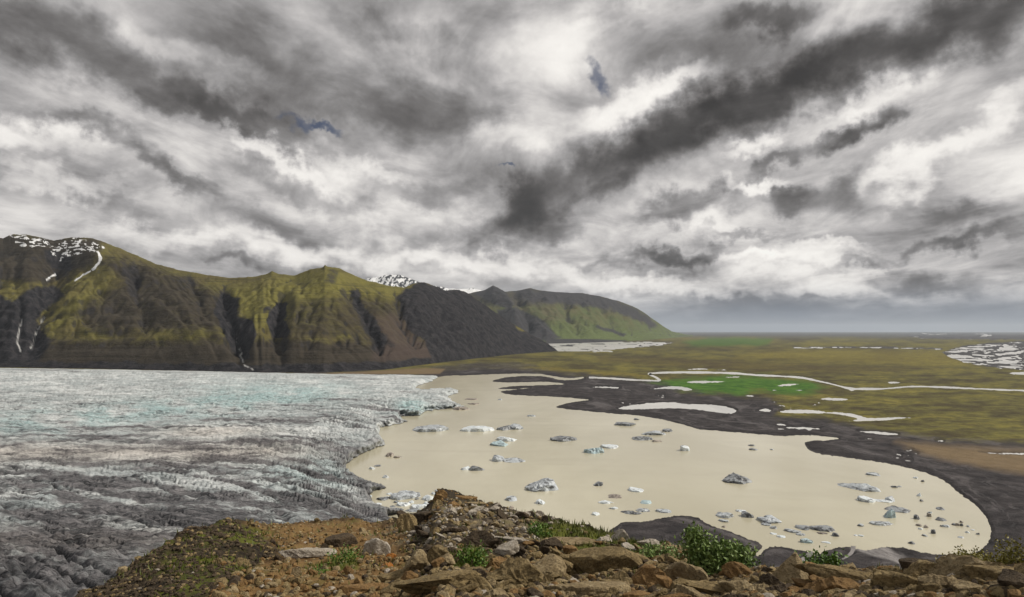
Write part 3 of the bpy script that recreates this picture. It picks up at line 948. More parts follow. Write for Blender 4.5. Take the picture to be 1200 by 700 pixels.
def mask_left(px, py, T, x, y, z, seed):
    rock = np.zeros(px.shape)
    for k, (poly, s, a) in enumerate([
        ([(258, 345), (282, 348), (276, 371), (297, 374), (299, 392), (292, 418), (281, 424), (267, 402), (262, 388), (250, 366)], 5, .95),
        ([(322, 354), (338, 356), (334, 375), (341, 386), (337, 396), (318, 395), (312, 374)], 4, .9),
        ([(306, 362), (322, 356), (320, 364), (306, 372)], 3, .6),
        ([(-60, 352), (-10, 340), (16, 352), (34, 338), (62, 334), (80, 345), (52, 364), (42, 378), (62, 398), (44, 428), (-60, 428)], 8, .85),
        ([(48, 290), (86, 300), (84, 318), (60, 315)], 5, .8),
        ([(140, 310), (160, 305), (170, 330), (165, 350), (150, 352)], 7, .55),
        ([(195, 322), (225, 322), (235, 340), (215, 342)], 5, .5),
        ([(405, 338), (420, 340), (440, 375), (460, 402), (440, 412), (425, 385)], 6, .7),
        ([(385, 312), (398, 318), (392, 335), (378, 333)], 4, .5),
        ([(476, 338), (495, 331), (522, 337), (546, 341), (582, 366), (612, 388), (652, 404), (652, 415), (600, 419), (540, 424), (508, 420), (498, 400), (480, 386), (468, 362), (466, 350)], 6, 1.0),
        ([(-60, 424), (150, 424), (330, 427), (450, 424), (540, 414), (660, 408), (660, 445), (-60, 445)], 5, .85),
    ]):
        rock = np.maximum(rock, a * soft(px, py, poly, s, seed + 3 * k))
    brown = .75 * soft(px, py, [(90, 295), (170, 305), (270, 345), (300, 400), (230, 390), (120, 395), (80, 370), (140, 330), (110, 310)], 16, seed + 60, 14)
    brown = np.maximum(brown, .9 * soft(px, py, [(-60, 270), (120, 280), (110, 310), (60, 330), (-60, 330)], 10, seed + 64))
    brown = np.maximum(brown, .9 * sstep(384, 412, py + 8 * fbm(px * .03, py * .1, 3, seed + 66)))
    brown = np.maximum(brown, .6 * soft(px, py, [(395, 345), (470, 350), (500, 400), (520, 425), (420, 425), (400, 380)], 10, seed + 69, 10))
    brown = np.maximum(brown, .55 * soft(px, py, [(340, 350), (420, 350), (420, 400), (330, 400)], 14, seed + 73, 10))
    snow = np.zeros(px.shape)
    cap = soft(px, py, [(8, 272), (58, 281), (62, 288), (40, 290), (20, 288)], 2.5, seed + 80, 4)
    cap = np.maximum(cap, soft(px, py, [(56, 290), (85, 278), (122, 287), (124, 293), (98, 296), (70, 304), (62, 300)], 2.5, seed + 81, 4))
    snow = cap * sstep(-.02, .16, fbm(px * .13 + py * .16, py * .34 - px * .05, 4, seed + 82, .65))
    for pts, w in (([(115, 296), (118, 303), (115, 309), (109, 316)], 2.2), ([(106, 318), (98, 322), (88, 329)], 1.3), ([(65, 322), (60, 324), (54, 328)], 1.6), ([(72, 303), (71, 306)], 1.3)):
        snow = np.maximum(snow, sstep(w, w * .4, sd_line(px + 1.2 * fbm(px * .2, py * .2, 2, 5), py, pts, 20)))
    fall = np.zeros(px.shape)
    for pts, w in (([(26, 375), (22, 388), (20, 400), (24, 412)], 1.0), ([(52, 372), (43, 388), (40, 400), (36, 408)], 1.0), ([(277, 388), (278, 396), (277, 402)], .8), ([(279, 409), (284, 412), (282, 417), (286, 428), (296, 433)], 1.0)):
        fall = np.maximum(fall, sstep(w * 1.3, w * .3, sd_line(px + 1.5 * fbm(px * .3, py * .15, 2, 7), py, pts, 20)) * sstep(-.35, .1, fbm(px * .2, py * .25, 2, 8)))
    lush = soft(px, py, [(330, 325), (395, 316), (470, 340), (470, 350), (400, 345), (350, 372), (290, 385), (262, 345)], 12, seed + 90, 10)
    lush = np.maximum(lush, .7 * soft(px, py, [(60, 365), (120, 328), (130, 340), (100, 370), (70, 380)], 8, seed + 91, 6))
    lush = np.maximum(lush, .6 * soft(px, py, [(0, 325), (30, 335), (20, 372), (-30, 372)], 8, seed + 92, 6))
    lush = np.maximum(lush, .5 * soft(px, py, [(150, 355), (240, 350), (262, 395), (160, 385)], 12, seed + 93, 9))
    scree = .8 * soft(px, py, [(438, 372), (470, 368), (500, 402), (520, 424), (440, 424)], 8, seed + 95, 8)
    return dict(rock=rock, brown=np.clip(brown, 0, 1), snow=snow, fall=fall, lush=lush, scree=scree)


def slope_mat(name, dry, lush, brown, rock1, rock2, bandk=1.0):
    M = Mat(name, .95, .12)
    p = M.pos()
    n0 = M.noise(p, .0035, 8, .6)
    n1 = M.noise(M.scale(p, (1, 1, 1.3)), .018, 9, .70)
    n2 = M.noise(p, .09, 6, .7)
    # lava benches: level bands that wander a little
    bz = M.scale(p, (.0012, .0012, .050))
    band = M.noise(bz, 1.0, 6, .75)
    c = M.mix(M.rng(n0, .35, .65), dry, lush)
    c = M.mix(M.attr('lush'), c, M.mix(M.rng(n1, .3, .7), lush, tuple(v * 1.35 for v in lush)))
    bf = M.math('ADD', M.attr('brown'), M.math('MULTIPLY', M.math('SUBTRACT', n1, .5), 1.1))
    c = M.mix(M.rng(bf, .1, .8), c, M.mix(M.rng(band, .38, .62), tuple(v * .55 for v in brown), brown))
    c = M.mix(M.math('MULTIPLY', M.rng(band, .50, .66), .55 * bandk), c, tuple(v * .5 for v in brown))
    c = M.mix(M.rng(n2, .52, .75, 0, .4), c, tuple(v * .55 for v in dry))
    c = M.mix(M.math('MULTIPLY', M.attr('scree'), .7), c, (.085, .062, .055))
    rk = M.mix(M.rng(n1, .35, .7), rock1, rock2)
    rk = M.mix(M.rng(n2, .45, .7, 0, .6), rk, tuple(v * .4 for v in rock1))
    gl = M.math('ADD', M.attr('gully'), M.math('MULTIPLY', M.math('SUBTRACT', n1, .5), .9))
    c = M.mix(M.rng(gl, .60, 1.25, 0, .75), c, rk)
    st = M.math('ADD', M.attr('steep'), M.math('MULTIPLY', M.math('SUBTRACT', n1, .5), .6))
    c = M.mix(M.rng(st, .95, 1.45, 0, .7), c, rk)
    rf = M.math('ADD', M.attr('rock'), M.math('MULTIPLY', M.math('SUBTRACT', n1, .5), .7))
    c = M.mix(M.rng(rf, .3, .65), c, rk)
    c = M.mix(M.rng(M.math('ADD', M.attr('snow'), M.math('MULTIPLY', M.math('SUBTRACT', n2, .5), .8)), .32, .72), c, (.74, .755, .77))
    c = M.mix(M.math('MULTIPLY', M.attr('fall'), .8), c, (.55, .55, .54))
    M.bump(M.math('ADD', M.math('MULTIPLY', n1, 3.0), M.math('ADD', M.math('MULTIPLY', n2, 1.0), band)), 9.0, .8)
    return M.color(c)


SM_LEFT = slope_mat('green_slope', (.112, .094, .036), (.138, .126, .034), (.058, .049, .037), (.012, .0125, .016), (.052, .049, .052))
build_mountain('left_mountain',
    [(-330, 268), (-200, 262), (-100, 270), (0, 279), (12, 274), (35, 276), (60, 282), (80, 278), (105, 279), (120, 284), (150, 296), (180, 309), (210, 317), (240, 322), (270, 326), (300, 324),
     (312, 321), (318, 318), (325, 321), (345, 323), (362, 316), (378, 313), (380, 310.5), (383, 313), (396, 314), (410, 321), (430, 329), (455, 335), (474, 337), (485, 332), (497, 331), (512, 336),
     (522, 341), (535, 339.5), (545, 342), (562, 353), (580, 366), (600, 379), (620, 391), (640, 401), (650, 409), (654, 412)],
    [(-330, 428), (0, 431), (100, 432.5), (200, 434.5), (300, 437), (380, 437.5), (450, 434), (520, 425), (600, 416), (654, 412)],
    [(-330, 2600), (0, 2300), (200, 2100), (300, 2100), (380, 1700), (470, 1500), (560, 1300), (620, 700), (654, 150)], 300,
    ravines=[([(262, 344), (268, 366), (277, 386), (282, 425)], 9, 70), ([(331, 352), (325, 374), (327, 396), (330, 425)], 7, 50), ([(70, 310), (60, 340), (44, 372), (32, 425)], 13, 90),
             ([(20, 330), (25, 360), (22, 420)], 8, 45), ([(408, 340), (425, 366), (442, 395), (452, 425)], 7, 45), ([(462, 344), (470, 372), (490, 398)], 6, 40),
             ([(220, 322), (232, 350), (238, 372)], 8, 30), ([(160, 305), (158, 340), (170, 380)], 9, 35)],
    bumps=[([(120, 290), (190, 350), (230, 410)], 34, 70), ([(318, 322), (300, 350), (305, 410)], 14, 30), ([(374, 318), (352, 352), (346, 420)], 24, 40), ([(500, 334), (530, 375), (560, 415)], 24, 60)],
    mask=mask_left, mat=SM_LEFT, shear=[(-300, 60), (40, -50), (90, 60), (180, 130), (260, 110), (320, -40), (390, -50), (450, 60), (520, 110), (640, 60)])


def mask_right(px, py, T, x, y, z, seed):
    rock = .9 * soft(px, py, [(556, 345), (575, 332), (590, 340), (603, 356), (598, 364), (570, 352)], 4, seed, 4)
    rock = np.maximum(rock, .75 * soft(px, py, [(600, 338), (650, 338), (700, 344), (740, 356), (772, 380), (765, 386), (735, 372), (700, 362), (640, 356), (605, 352)], 7, seed + 2, 9))
    rock = np.maximum(rock, .8 * soft(px, py, [(580, 362), (605, 360), (628, 370), (660, 396), (640, 402), (590, 390)], 6, seed + 4, 5))
    rock = np.maximum(rock, .85 * sstep(2, -2, sd_poly(px, py, [(640, 397), (700, 397.5), (735, 399), (735, 404), (640, 404)], 20)))
    rock = np.maximum(rock, .7 * soft(px, py, [(700, 380), (735, 392), (732, 396), (696, 384)], 3, seed + 6, 4))
    brown = .8 * sstep(366, 350, py + 8 * fbm(px * .04, py * .08, 3, seed + 8))
    lush = sstep(370, 392, py + 8 * fbm(px * .03, py * .1, 3, seed + 9))
    return dict(rock=rock, brown=brown, snow=0 * px, fall=0 * px, lush=lush, scree=.4 * soft(px, py, [(600, 360), (660, 362), (660, 375), (600, 378)], 6, seed + 10))


SM_RIGHT = slope_mat('far_green_slope', (.105, .098, .044), (.082, .105, .038), (.076, .070, .054), (.036, .036, .042), (.060, .057, .057), .5)
build_mountain('right_mountain',
    [(440, 372), (480, 360), (520, 350), (540, 346), (556, 342.5), (568, 340), (574, 337), (578, 334.6), (583, 337), (592, 342), (608, 340.5), (622, 337.8), (636, 341), (660, 343), (682, 343.6), (702, 347),
     (722, 352), (742, 359), (756, 367), (768, 376), (778, 383), (787, 388.5), (800, 391.5), (812, 393)],
    [(440, 404), (640, 403), (700, 401.5), (740, 400), (780, 397), (800, 395), (812, 394.2)],
    [(440, 3000), (640, 3000), (740, 2600), (780, 2000), (812, 500)], 500,
    ravines=[([(603, 342), (606, 358), (620, 380)], 6, 120), ([(660, 345), (664, 365), (680, 392)], 6, 110), ([(700, 350), (716, 376), (740, 394)], 6, 120), ([(745, 365), (760, 385)], 4, 80)],
    bumps=[([(578, 336), (596, 362), (604, 372)], 10, 180)], mask=mask_right, mat=SM_RIGHT, amp=1.5, wl=1.2, nt=120, step=1.0, prof=.8, jag=.8)


def mask_snowy(px, py, T, x, y, z, seed):
    s = sstep(-.02, .12, fbm(px * .30 + py * .2, py * .22, 3, seed) + .05 + .25 * sstep(455, 435, px))
    s = np.maximum(s, sstep(520, 535, px) * sstep(-.25, 0., fbm(px * .1, py * .4, 3, seed + 4) + .12))
    return dict(rock=1 + 0 * px, brown=0 * px, snow=s, fall=0 * px, lush=0 * px, scree=0 * px)


SM_SNOW = slope_mat('snowy_rock', (.05, .05, .05), (.05, .05, .05), (.05, .05, .05), (.035, .037, .045), (.055, .056, .064), .3)
build_mountain('snowy_mountain',
    [(395, 352), (418, 336), (430, 326.5), (442, 325), (452, 322.4), (468, 322.2), (478, 326), (492, 331), (508, 335), (525, 338), (540, 339), (553, 337.6), (562, 340), (575, 345), (600, 356), (640, 366)],
    [(395, 400), (640, 400)], [(395, 5000), (640, 5000)], 700, mask=mask_snowy, mat=SM_SNOW, amp=4.0, wl=1.8, nt=90, step=1.0, jag=.8)


# ------------------------------------------------------------------ foreground hillside
CREST = np.array([  # photo x, photo y of the brow, distance of the brow
    (-500, 1300, 3), (-200, 1000, 4), (0, 790, 7), (95, 702, 11), (120, 689, 12), (150, 671, 13), (175, 650, 14.5), (195, 634, 16), (215, 623, 17.5), (235, 617, 19), (255, 613, 20), (275, 612, 21),
    (290, 616, 22), (312, 618, 23), (340, 614, 24), (370, 612, 24), (400, 610, 24), (430, 612, 23), (455, 611, 22), (472, 606, 21), (488, 603, 20.5), (500, 598, 20), (507, 588, 20), (511, 579, 20),
    (518, 576, 20), (532, 579, 20), (548, 584, 19.6), (562, 588, 19), (580, 592, 18.5), (600, 598, 18), (622, 604, 17), (646, 611, 16), (670, 618, 15), (690, 624, 14), (708, 629, 13), (724, 630, 12.5),
    (742, 634, 12), (762, 639, 11), (790, 645, 10), (828, 659, 9), (868, 667, 8.2), (900, 670, 7.8), (940, 672, 7.6), (980, 672, 7.4), (1020, 673, 7.2), (1060, 675, 7), (1100, 673, 6.9), (1150, 671, 6.8),
    (1200, 671, 6.7), (1400, 680, 6.5), (1800, 700, 6)], float)
_d = pix_dir(CREST[:, 0], CREST[:, 1])
C_AZ = np.arctan2(_d[:, 0], _d[:, 1]); C_T = -_d[:, 2] / np.hypot(_d[:, 0], _d[:, 1])
C_AZ = np.concatenate([[-math.pi, -2.0], C_AZ, [2.0, math.pi]])
C_T = np.concatenate([[.02, .05], C_T, [.05, .02]])
C_D = np.concatenate([[160., 120.], CREST[:, 2], [120., 160.]])
T0, D0 = .66, 2.65


def fg_base(az, tn):
    """distance of the hillside along heading az at downward slope tn"""
    tc = np.interp(az, C_AZ, C_T); dc = np.interp(az, C_AZ, C_D)
    tc_ = np.minimum(tc, T0 - .02)
    s = np.clip((T0 - tn) / (T0 - tc_), 0, 1)
    return 1 / (1 / D0 + s * (1 / dc - 1 / D0))


def fg_relief(x, y):
    r = np.hypot(x, y)
    k = sstep(2.0, 5.0, r)
    return k * (.20 * fbm(x / 3.2, y / 3.2, 3, 601) + .12 * fbm(x / .8, y / .8, 3, 611) + .05 * ridged(x / .28, y / .28, 2, 621)) * np.clip(r / 12, .45, 1.2)


def fg_point(px, py):
    d = pix_dir(px, py)
    h = np.hypot(d[..., 0], d[..., 1])
    az = np.arctan2(d[..., 0], d[..., 1]); tn = -d[..., 2] / h
    tc = np.interp(az, C_AZ, C_T)
    tn = np.maximum(tn, tc)
    r = fg_base(az, tn)
    x = r * np.sin(az); y = r * np.cos(az)
    return np.stack([x, y, H - r * tn + fg_relief(x, y)], -1), r


def fg_kind(px, py):
    """moss, soil and pale-stone cover of the hillside in photo terms"""
    j = 8 * fbm(px * .05, py * .07, 3, 631)
    mound = sstep(8, -8, sd_poly(px + j, py + j, [(60, 720), (150, 668), (210, 622), (262, 610), (290, 618), (322, 622), (345, 640), (320, 662), (262, 690), (200, 730)], 60))
    soil = sstep(8, -8, sd_poly(px + j, py + j, [(285, 612), (420, 608), (470, 612), (480, 640), (470, 720), (180, 740), (270, 690), (330, 650), (310, 630)], 60))
    pale = sstep(9, -9, sd_poly(px + j, py + j, [(455, 612), (500, 592), (560, 590), (640, 606), (700, 628), (780, 640), (690, 640), (600, 640), (480, 650), (430, 630)], 60))
    green = sstep(6, -6, sd_poly(px + j * .6, py + j * .5, [(620, 616), (660, 612), (700, 622), (735, 634), (790, 640), (760, 655), (700, 650), (655, 640), (625, 628)], 60))
    green = np.maximum(green, sstep(5, -5, sd_poly(px + j * .6, py + j * .5, [(520, 652), (560, 640), (580, 662), (560, 672), (530, 668)], 60)))
    green = np.maximum(green, sstep(5, -5, sd_poly(px + j * .6, py + j * .5, [(360, 664), (420, 650), (420, 668), (380, 676)], 60)))
    green = np.maximum(green, sstep(5, -5, sd_poly(px + j * .6, py + j * .5, [(1075, 668), (1120, 658), (1200, 655), (1200, 672), (1090, 674)], 60)))
    return mound, soil, pale, green


def build_hillside():
    az = np.concatenate([np.arange(-180, -46, 3.0), np.arange(-46, 50, .085), np.arange(50, 180, 3.0)]) * math.pi / 180
    ns = 230
    sv = 1 - (1 - np.linspace(0, 1, ns)) ** 1.35
    tc = np.minimum(np.interp(az, C_AZ, C_T), T0 - .02); dc = np.interp(az, C_AZ, C_D)
    rows = [np.stack([.4 * np.sin(az), .4 * np.cos(az), 0 * az - 1.75], -1)]
    for s in sv:
        tn = T0 + s * (tc - T0)
        r = 1 / (1 / D0 + s * (1 / dc - 1 / D0))
        rows.append(np.stack([r * np.sin(az), r * np.cos(az), -r * tn], -1))
    zc = rows[-1][:, 2].copy()
    for e in (.12, .3, .6, 1.0, 1.6, 2.5, 4, 7, 12, 20, 40, 80, 140, 220, 270, 312):
        r = dc + e
        z = np.maximum(zc - e * (tc + .16 + .30 * min(1, e / 3)) - 0 * e, -H - 6)
        z = np.where(e > 300, -H - 6, z)
        rows.append(np.stack([r * np.sin(az), r * np.cos(az), z], -1))
    P = np.array(rows); P[..., 2] += H
    x, y = P[..., 0], P[..., 1]
    P[..., 2] += fg_relief(x, y)
    px, py = proj(P)
    mound, soil, pale, green = fg_kind(px, py)
    green = np.maximum(green, .95 * mound * sstep(.02, .30, fbm(x / 2.2, y / 2.2, 4, 651)))
    M = Mat('hillside_earth', .95, .2)
    p = M.pos()
    n1 = M.noise(p, 1.1, 8, .65); n2 = M.noise(p, 7, 8, .7); v = M.voro(p, 9.0)
    dark = M.mix(M.rng(n2, .35, .7), (.012, .009, .006), (.055, .040, .024))  # earth coloured near-black so gaps between rocks read as shaded
    c = M.mix(M.attr('soil'), dark, M.mix(M.rng(n1, .35, .65), (.115, .066, .024), (.24, .148, .060)))
    c = M.mix(M.math('MULTIPLY', M.attr('pale'), M.rng(n1, .4, .6)), c, (.17, .135, .09))
    c = M.mix(M.math('MULTIPLY', M.rng(n1, .50, .64), .55), c, (.085, .078, .018))
    c = M.mix(M.math('MULTIPLY', M.attr('green'), M.rng(n2, .25, .5)), c, M.mix(n2, (.05, .062, .008), (.13, .14, .018)))
    c = M.mix(M.rng(v, .0, .35, .35, 0), c, (.015, .012, .009))
    M.bump(M.math('ADD', M.math('MULTIPLY', n1, 1.0), M.math('MULTIPLY', n2, .5)), .10, 1.0)
    mat = M.color(c)
    me = raw_mesh('hillside', P.reshape(-1, 3), grid_faces(P.shape[0], len(az), True)[:, ::-1], mat, True, dict(soil=soil, pale=pale, green=green))
    tag(link('hillside', me), kind='structure')


build_hillside()


# ------------------------------------------------------------------ rocks
def ico(sub):
    bm = bmesh.new(); bmesh.ops.create_icosphere(bm, subdivisions=sub, radius=1)
    V = np.array([v.co[:] for v in bm.verts]); Fc = np.array([[v.index for v in f.verts] for f in bm.faces]); bm.free()
    return V / np.linalg.norm(V, axis=1)[:, None], Fc


ICO = {k: ico(k) for k in (1, 2, 3, 4)}


def rock_shape(sub, r, planes=13, rough=.05, flat=0.0, sides=None):
    D, Fc = ICO[sub]
    n = r.normal(size=(max(planes, 1), 3))
    if flat: n[:4] = np.array([[0, 0, 1], [0.1, 0, 1], [0, -.12, -1], [-.1, .1, 1]]) + r.normal(size=(4, 3)) * .12
    n /= np.linalg.norm(n, axis=1)[:, None]
    d = r.uniform(.55, 1.0, planes)
    if flat: d[:4] = r.uniform(.45, .6, 4)
    if sides:
        q_ = np.array(sides, float); n = q_[:, :3] / np.linalg.norm(q_[:, :3], axis=1)[:, None]; d = q_[:, 3]
    rad = np.min(np.where(D @ n.T > .08, d[None] / np.maximum(D @ n.T, .08), 1.25), axis=1)
    rad = np.minimum(rad, 1.25)
    o = r.uniform(0, 50, 3)
    q = D * 2.2 + o
    rad = rad * (1 + rough * (fbm(q[:, 0] + q[:, 2] * .7, q[:, 1] - q[:, 2] * .6, 4, int(o[0] * 10)) * 2.0) + rough * .7 * ridged(q[:, 0] * 2, q[:, 1] * 2 + q[:, 2], 3, 9))
    return D * rad[:, None], Fc


def rock_mat(name, a, b, c, lich):
    M = Mat(name, .9, .22)
    r = M.rand()
    q = M.pos()
    n1 = M.noise(q, 7.0, 8, .65, .2); n2 = M.noise(q, 34.0, 7, .74); n3 = M.noise(q, 15.0, 5, .6)
    col = M.mix(M.rng(n1, .34, .66), a, b)
    col = M.mix(M.rng(n2, .46, .66, 0, .85), col, c)
    col = M.mix(M.rng(n3, .60, .68, 0, .55), col, lich)
    col = M.mix(M.math('MULTIPLY', r, .35), col, tuple(v * .45 for v in a))
    M.bump(M.math('ADD', M.math('MULTIPLY', n1, 1.2), n2), .034, 1.0)
    return M.color(col)


RM = {
    'brown': rock_mat('brown_rock', (.185, .134, .062), (.345, .258, .128), (.062, .046, .024), (.42, .35, .20)),
    'tan': rock_mat('tan_rock', (.25, .185, .098), (.42, .33, .19), (.10, .075, .042), (.48, .41, .27)),
    'rust': rock_mat('rust_rock', (.205, .118, .044), (.31, .195, .082), (.105, .062, .03), (.27, .19, .10)),
    'pale': rock_mat('pale_rock', (.36, .315, .255), (.54, .49, .42), (.19, .155, .115), (.60, .56, .50)),
    'dark': rock_mat('dark_rock', (.062, .046, .030), (.11, .08, .05), (.032, .024, .016), (.17, .13, .085)),
    'orange': rock_mat('orange_rock', (.34, .125, .022), (.45, .19, .05), (.2, .08, .02), (.4, .22, .1)),
}
_rr = np.random.default_rng(21)
BASE = []
for k in range(16):
    V, Fc = rock_shape(4, _rr, 8 + k % 5, .075 if k % 3 else .11, flat=(k % 4 == 1))
    BASE.append((V, Fc))
BASE.append(rock_shape(4, _rr, 0, .05, sides=[(.93, -.1, .36, .50), (-.80, 0, .60, .42), (.1, -.85, .5, .46), (0, .9, .4, .55), (0, 0, -1, .8), (.3, -.8, .1, .7), (-.5, -.7, .2, .75)]))
_cache = {}


def base_mesh(k, tone):
    if (k, tone) not in _cache:
        V, Fc = BASE[k]
        _cache[(k, tone)] = raw_mesh('rock', V, Fc, RM[tone], False)
    return _cache[(k, tone)]


def put_rock(px, py, w, h, tone, k, label, group=None, roll=0.0, yaw=None, sink=.30, deep=.8, name='rock', cat='rock'):
    """px,py: middle of the rock in the photo; w,h: its size there in pixels"""
    P, r = fg_point(np.array(px), np.array(py + h * .25))
    s = float(r) * 1.06 / F
    o = link(name, base_mesh(k, tone))
    o.scale = (w * s * .56, min(w * deep, h * 1.25) * s * .5, h * s * .56)
    y0 = -math.atan2(P[0], P[1])
    o.rotation_euler = (random.uniform(-.15, .15), roll, y0 + (random.uniform(-.35, .35) if yaw is None else yaw))
    o.location = (P[0], P[1], P[2] + h * s * (.5 - sink))
    tag(o, label, cat, group)
    return o


HAND = [  # px, py, w, h, tone, shape, label
    (682, 693, 72, 24, 'tan', 1, 'broad flat-topped tan slab with dark shadowed front at the bottom edge, below the brown boulder'),
    (700, 662, 66, 33, 'brown', 2, 'largest rounded brown boulder just below the grassy patch of the slope'),
    (660, 633, 50, 17, 'tan', 5, 'long pale tan block lying on the grass near the brow of the slope'),
    (926, 672, 50, 46, 'tan', 16, 'upright triangular tan rock with pointed top right of the leafy bush'),
    (1003, 679, 100, 19, 'brown', 5, 'long flat brown slab sloping down to the right behind the rubble'),
    (515, 686, 72, 27, 'brown', 9, 'wide brown rock with low rounded top left of the bottom middle'),
    (435, 690, 50, 19, 'rust', 13, 'flat rust-coloured rock lying in the reddish soil at the bottom'),
    (357, 652, 46, 15, 'pale', 1, 'pale grey-topped flat rock jutting from the reddish soil'),
    (797, 674, 42, 32, 'tan', 4, 'blocky speckled tan rock directly below the leafy bush'),
    (758, 682, 50, 25, 'rust', 6, 'rust-brown rock left of the speckled tan block'),
    (840, 690, 62, 24, 'brown', 9, 'low brown slab at the bottom edge below the leafy bush'),
    (868, 690, 36, 28, 'tan', 7, 'rounded tan rock between the bush and the upright triangular rock'),
    (1132, 680, 48, 24, 'tan', 0, 'squarish tan rock under the yellow-green plants at right'),
    (1075, 672, 34, 15, 'dark', 2, 'small dark rock on the brow where the grey outflow meets the slope'),
    (1085, 684, 44, 22, 'brown', 6, 'brown rock in the rubble right of the long flat slab'),
    (1175, 684, 52, 24, 'brown', 1, 'flat brown rock at the far right edge of the rubble'),
    (1055, 694, 60, 22, 'brown', 4, 'brown rock at the bottom edge below the long flat slab'),
    (975, 692, 48, 26, 'rust', 3, 'rust-brown rock at the bottom between triangular rock and long slab'),
    (606, 682, 42, 28, 'brown', 0, 'brown angular rock beside a dark hole in the rubble'),
    (636, 664, 36, 24, 'tan', 10, 'leaning tan rock left of the largest brown boulder'),
    (740, 660, 34, 26, 'brown', 14, 'angular brown rock right of the largest boulder'),
    (541, 583, 24, 7, 'rust', 5, 'orange-brown ledge crowning the mound on the brow'),
    (517, 581, 12, 11, 'rust', 0, 'steep orange-brown knob at the very top of the mound'),
    (560, 590, 18, 8, 'tan', 9, 'tan stone on the right shoulder of the mound below its ledge'),
    (528, 590, 14, 8, 'rust', 3, 'rust-brown stone right under the knob of the mound'),
    (512, 594, 12, 10, 'brown', 6, 'brown stone on the steep left face of the mound'),
    (497, 610, 26, 15, 'dark', 2, 'dark rounded rock below the left foot of the mound'),
    (557, 640, 46, 19, 'dark', 6, 'dark boulder with pale stones round it below the mound'),
    (600, 636, 34, 13, 'pale', 9, 'pale flat stone left of the grassy patch'),
    (640, 641, 26, 15, 'dark', 3, 'dark angular rock between pale stones and grass'),
    (458, 655, 11, 7, 'orange', 0, 'small bright orange stone, upper of two in the soil'),
    (452, 669, 12, 7, 'orange', 3, 'small bright orange stone, lower of two in the soil'),
    (395, 637, 30, 18, 'dark', 2, 'dark turf-covered hump of rock behind the pale grey-topped rock'),
    (437, 642, 26, 22, 'pale', 4, 'pale lichen-spotted rock in the soil left of the mound'),
    (704, 634, 20, 12, 'pale', 3, 'pale stone in the grass near the brow, left of the bush'),
    (728, 634, 16, 14, 'pale', 0, 'white-flecked stone standing on the brow left of the dark gravel spit'),
    (764, 642, 22, 13, 'pale', 7, 'white-flecked stone on the brow nearest to the leafy bush'),
    (280, 664, 20, 12, 'brown', 6, 'brown stone on the right flank of the dark pebbly mound'),
    (466, 676, 30, 15, 'brown', 10, 'brown stone in the soil below the two orange stones'),
]
for (px, py, w, h, tone, k, lab) in HAND:
    put_rock(px, py, w, h, tone, k, lab, roll=.12 if w >= 100 else random.uniform(-.12, .12))

ZONES = [(180, 470, 'in the reddish soil left of the mound'), (470, 600, 'below the mound on the brow'), (600, 760, 'around the largest brown boulder'),
         (760, 900, 'below the leafy bush'), (900, 1060, 'around the triangular rock and the long slab'), (1060, 1210, 'in the rubble at the right edge')]
TONE_TXT = {'brown': 'brown', 'tan': 'light tan', 'rust': 'rust-brown', 'pale': 'whitish', 'dark': 'dark brown', 'orange': 'orange'}


def crest_y(px): return np.interp(px, CREST[:, 0], CREST[:, 1])


taken = [(a, b, max(w, h) * .38) for (a, b, w, h, *_) in HAND]
count = 0; tries = 0
cands = []
while len(cands) < 262 and tries < 20000:
    tries += 1
    px = random.uniform(185, 1206); cy = float(crest_y(px))
    py = random.uniform(cy + 2, 704)
    m, so, pa, gr = [float(v) for v in fg_kind(np.array([px]), np.array([py]))]
    if m > .5 and random.random() < .95: continue
    if so > .5 and random.random() < .90: continue
    if gr > .5 and random.random() < .75: continue
    if px < 330 and random.random() < .8: continue
    near = (py - cy) / max(706 - cy, 20)
    wmean = 6.5 + 14.5 * (py - 600) / 100 if py > 600 else 8
    if px > 860: wmean = max(wmean, 18)
    if pa > .5: wmean = 9
    if so > .5 or px < 330: wmean *= .5
    w = wmean * math.exp(random.gauss(-.05, .34))
    if any((px - a) ** 2 + ((py - b) * 1.5) ** 2 < (c + w * .30) ** 2 for a, b, c in taken): continue
    taken.append((px, py, w * .30))
    tone = random.choices(['brown', 'tan', 'rust', 'dark', 'pale'], [.38, .22, .17, .215, .015])[0]
    if pa > .5: tone = random.choices(['pale', 'tan', 'dark', 'brown'], [.45, .2, .2, .15])[0]
    if so > .5: tone = random.choices(['rust', 'brown', 'tan', 'dark'], [.4, .35, .15, .1])[0]
    cands.append((px, py, w, w * random.uniform(.5, .85), tone, random.randrange(16)))
LAND = {0: 'broad flat-topped slab', 1: 'largest brown boulder', 2: 'pale block on the grass', 3: 'upright triangular rock', 4: 'long sloping slab', 5: 'wide low-topped brown rock', 6: 'flat rust rock in the soil',
        7: 'pale grey-topped rock', 8: 'blocky speckled rock', 12: 'squarish tan rock', 14: 'rock right of the long slab', 15: 'flat rock at the far right', 18: 'brown rock by the dark hole', 21: 'ledge crowning the mound',
        27: 'dark boulder below the mound', 28: 'pale flat stone by the grass', 30: 'upper bright orange stone', 32: 'turf-covered hump', 36: 'white-flecked stone nearest the bush', 37: 'brown stone on the pebbly mound'}
LP = [(HAND[i][0], HAND[i][1], n) for i, n in LAND.items()] + [(835, 650, 'large leafy bush'), (553, 660, 'dark green leafy plant'), (634, 622, 'small green plant by the pale stones'), (1150, 668, 'broad yellow-green plant')]
seen = {}
lab_of = []
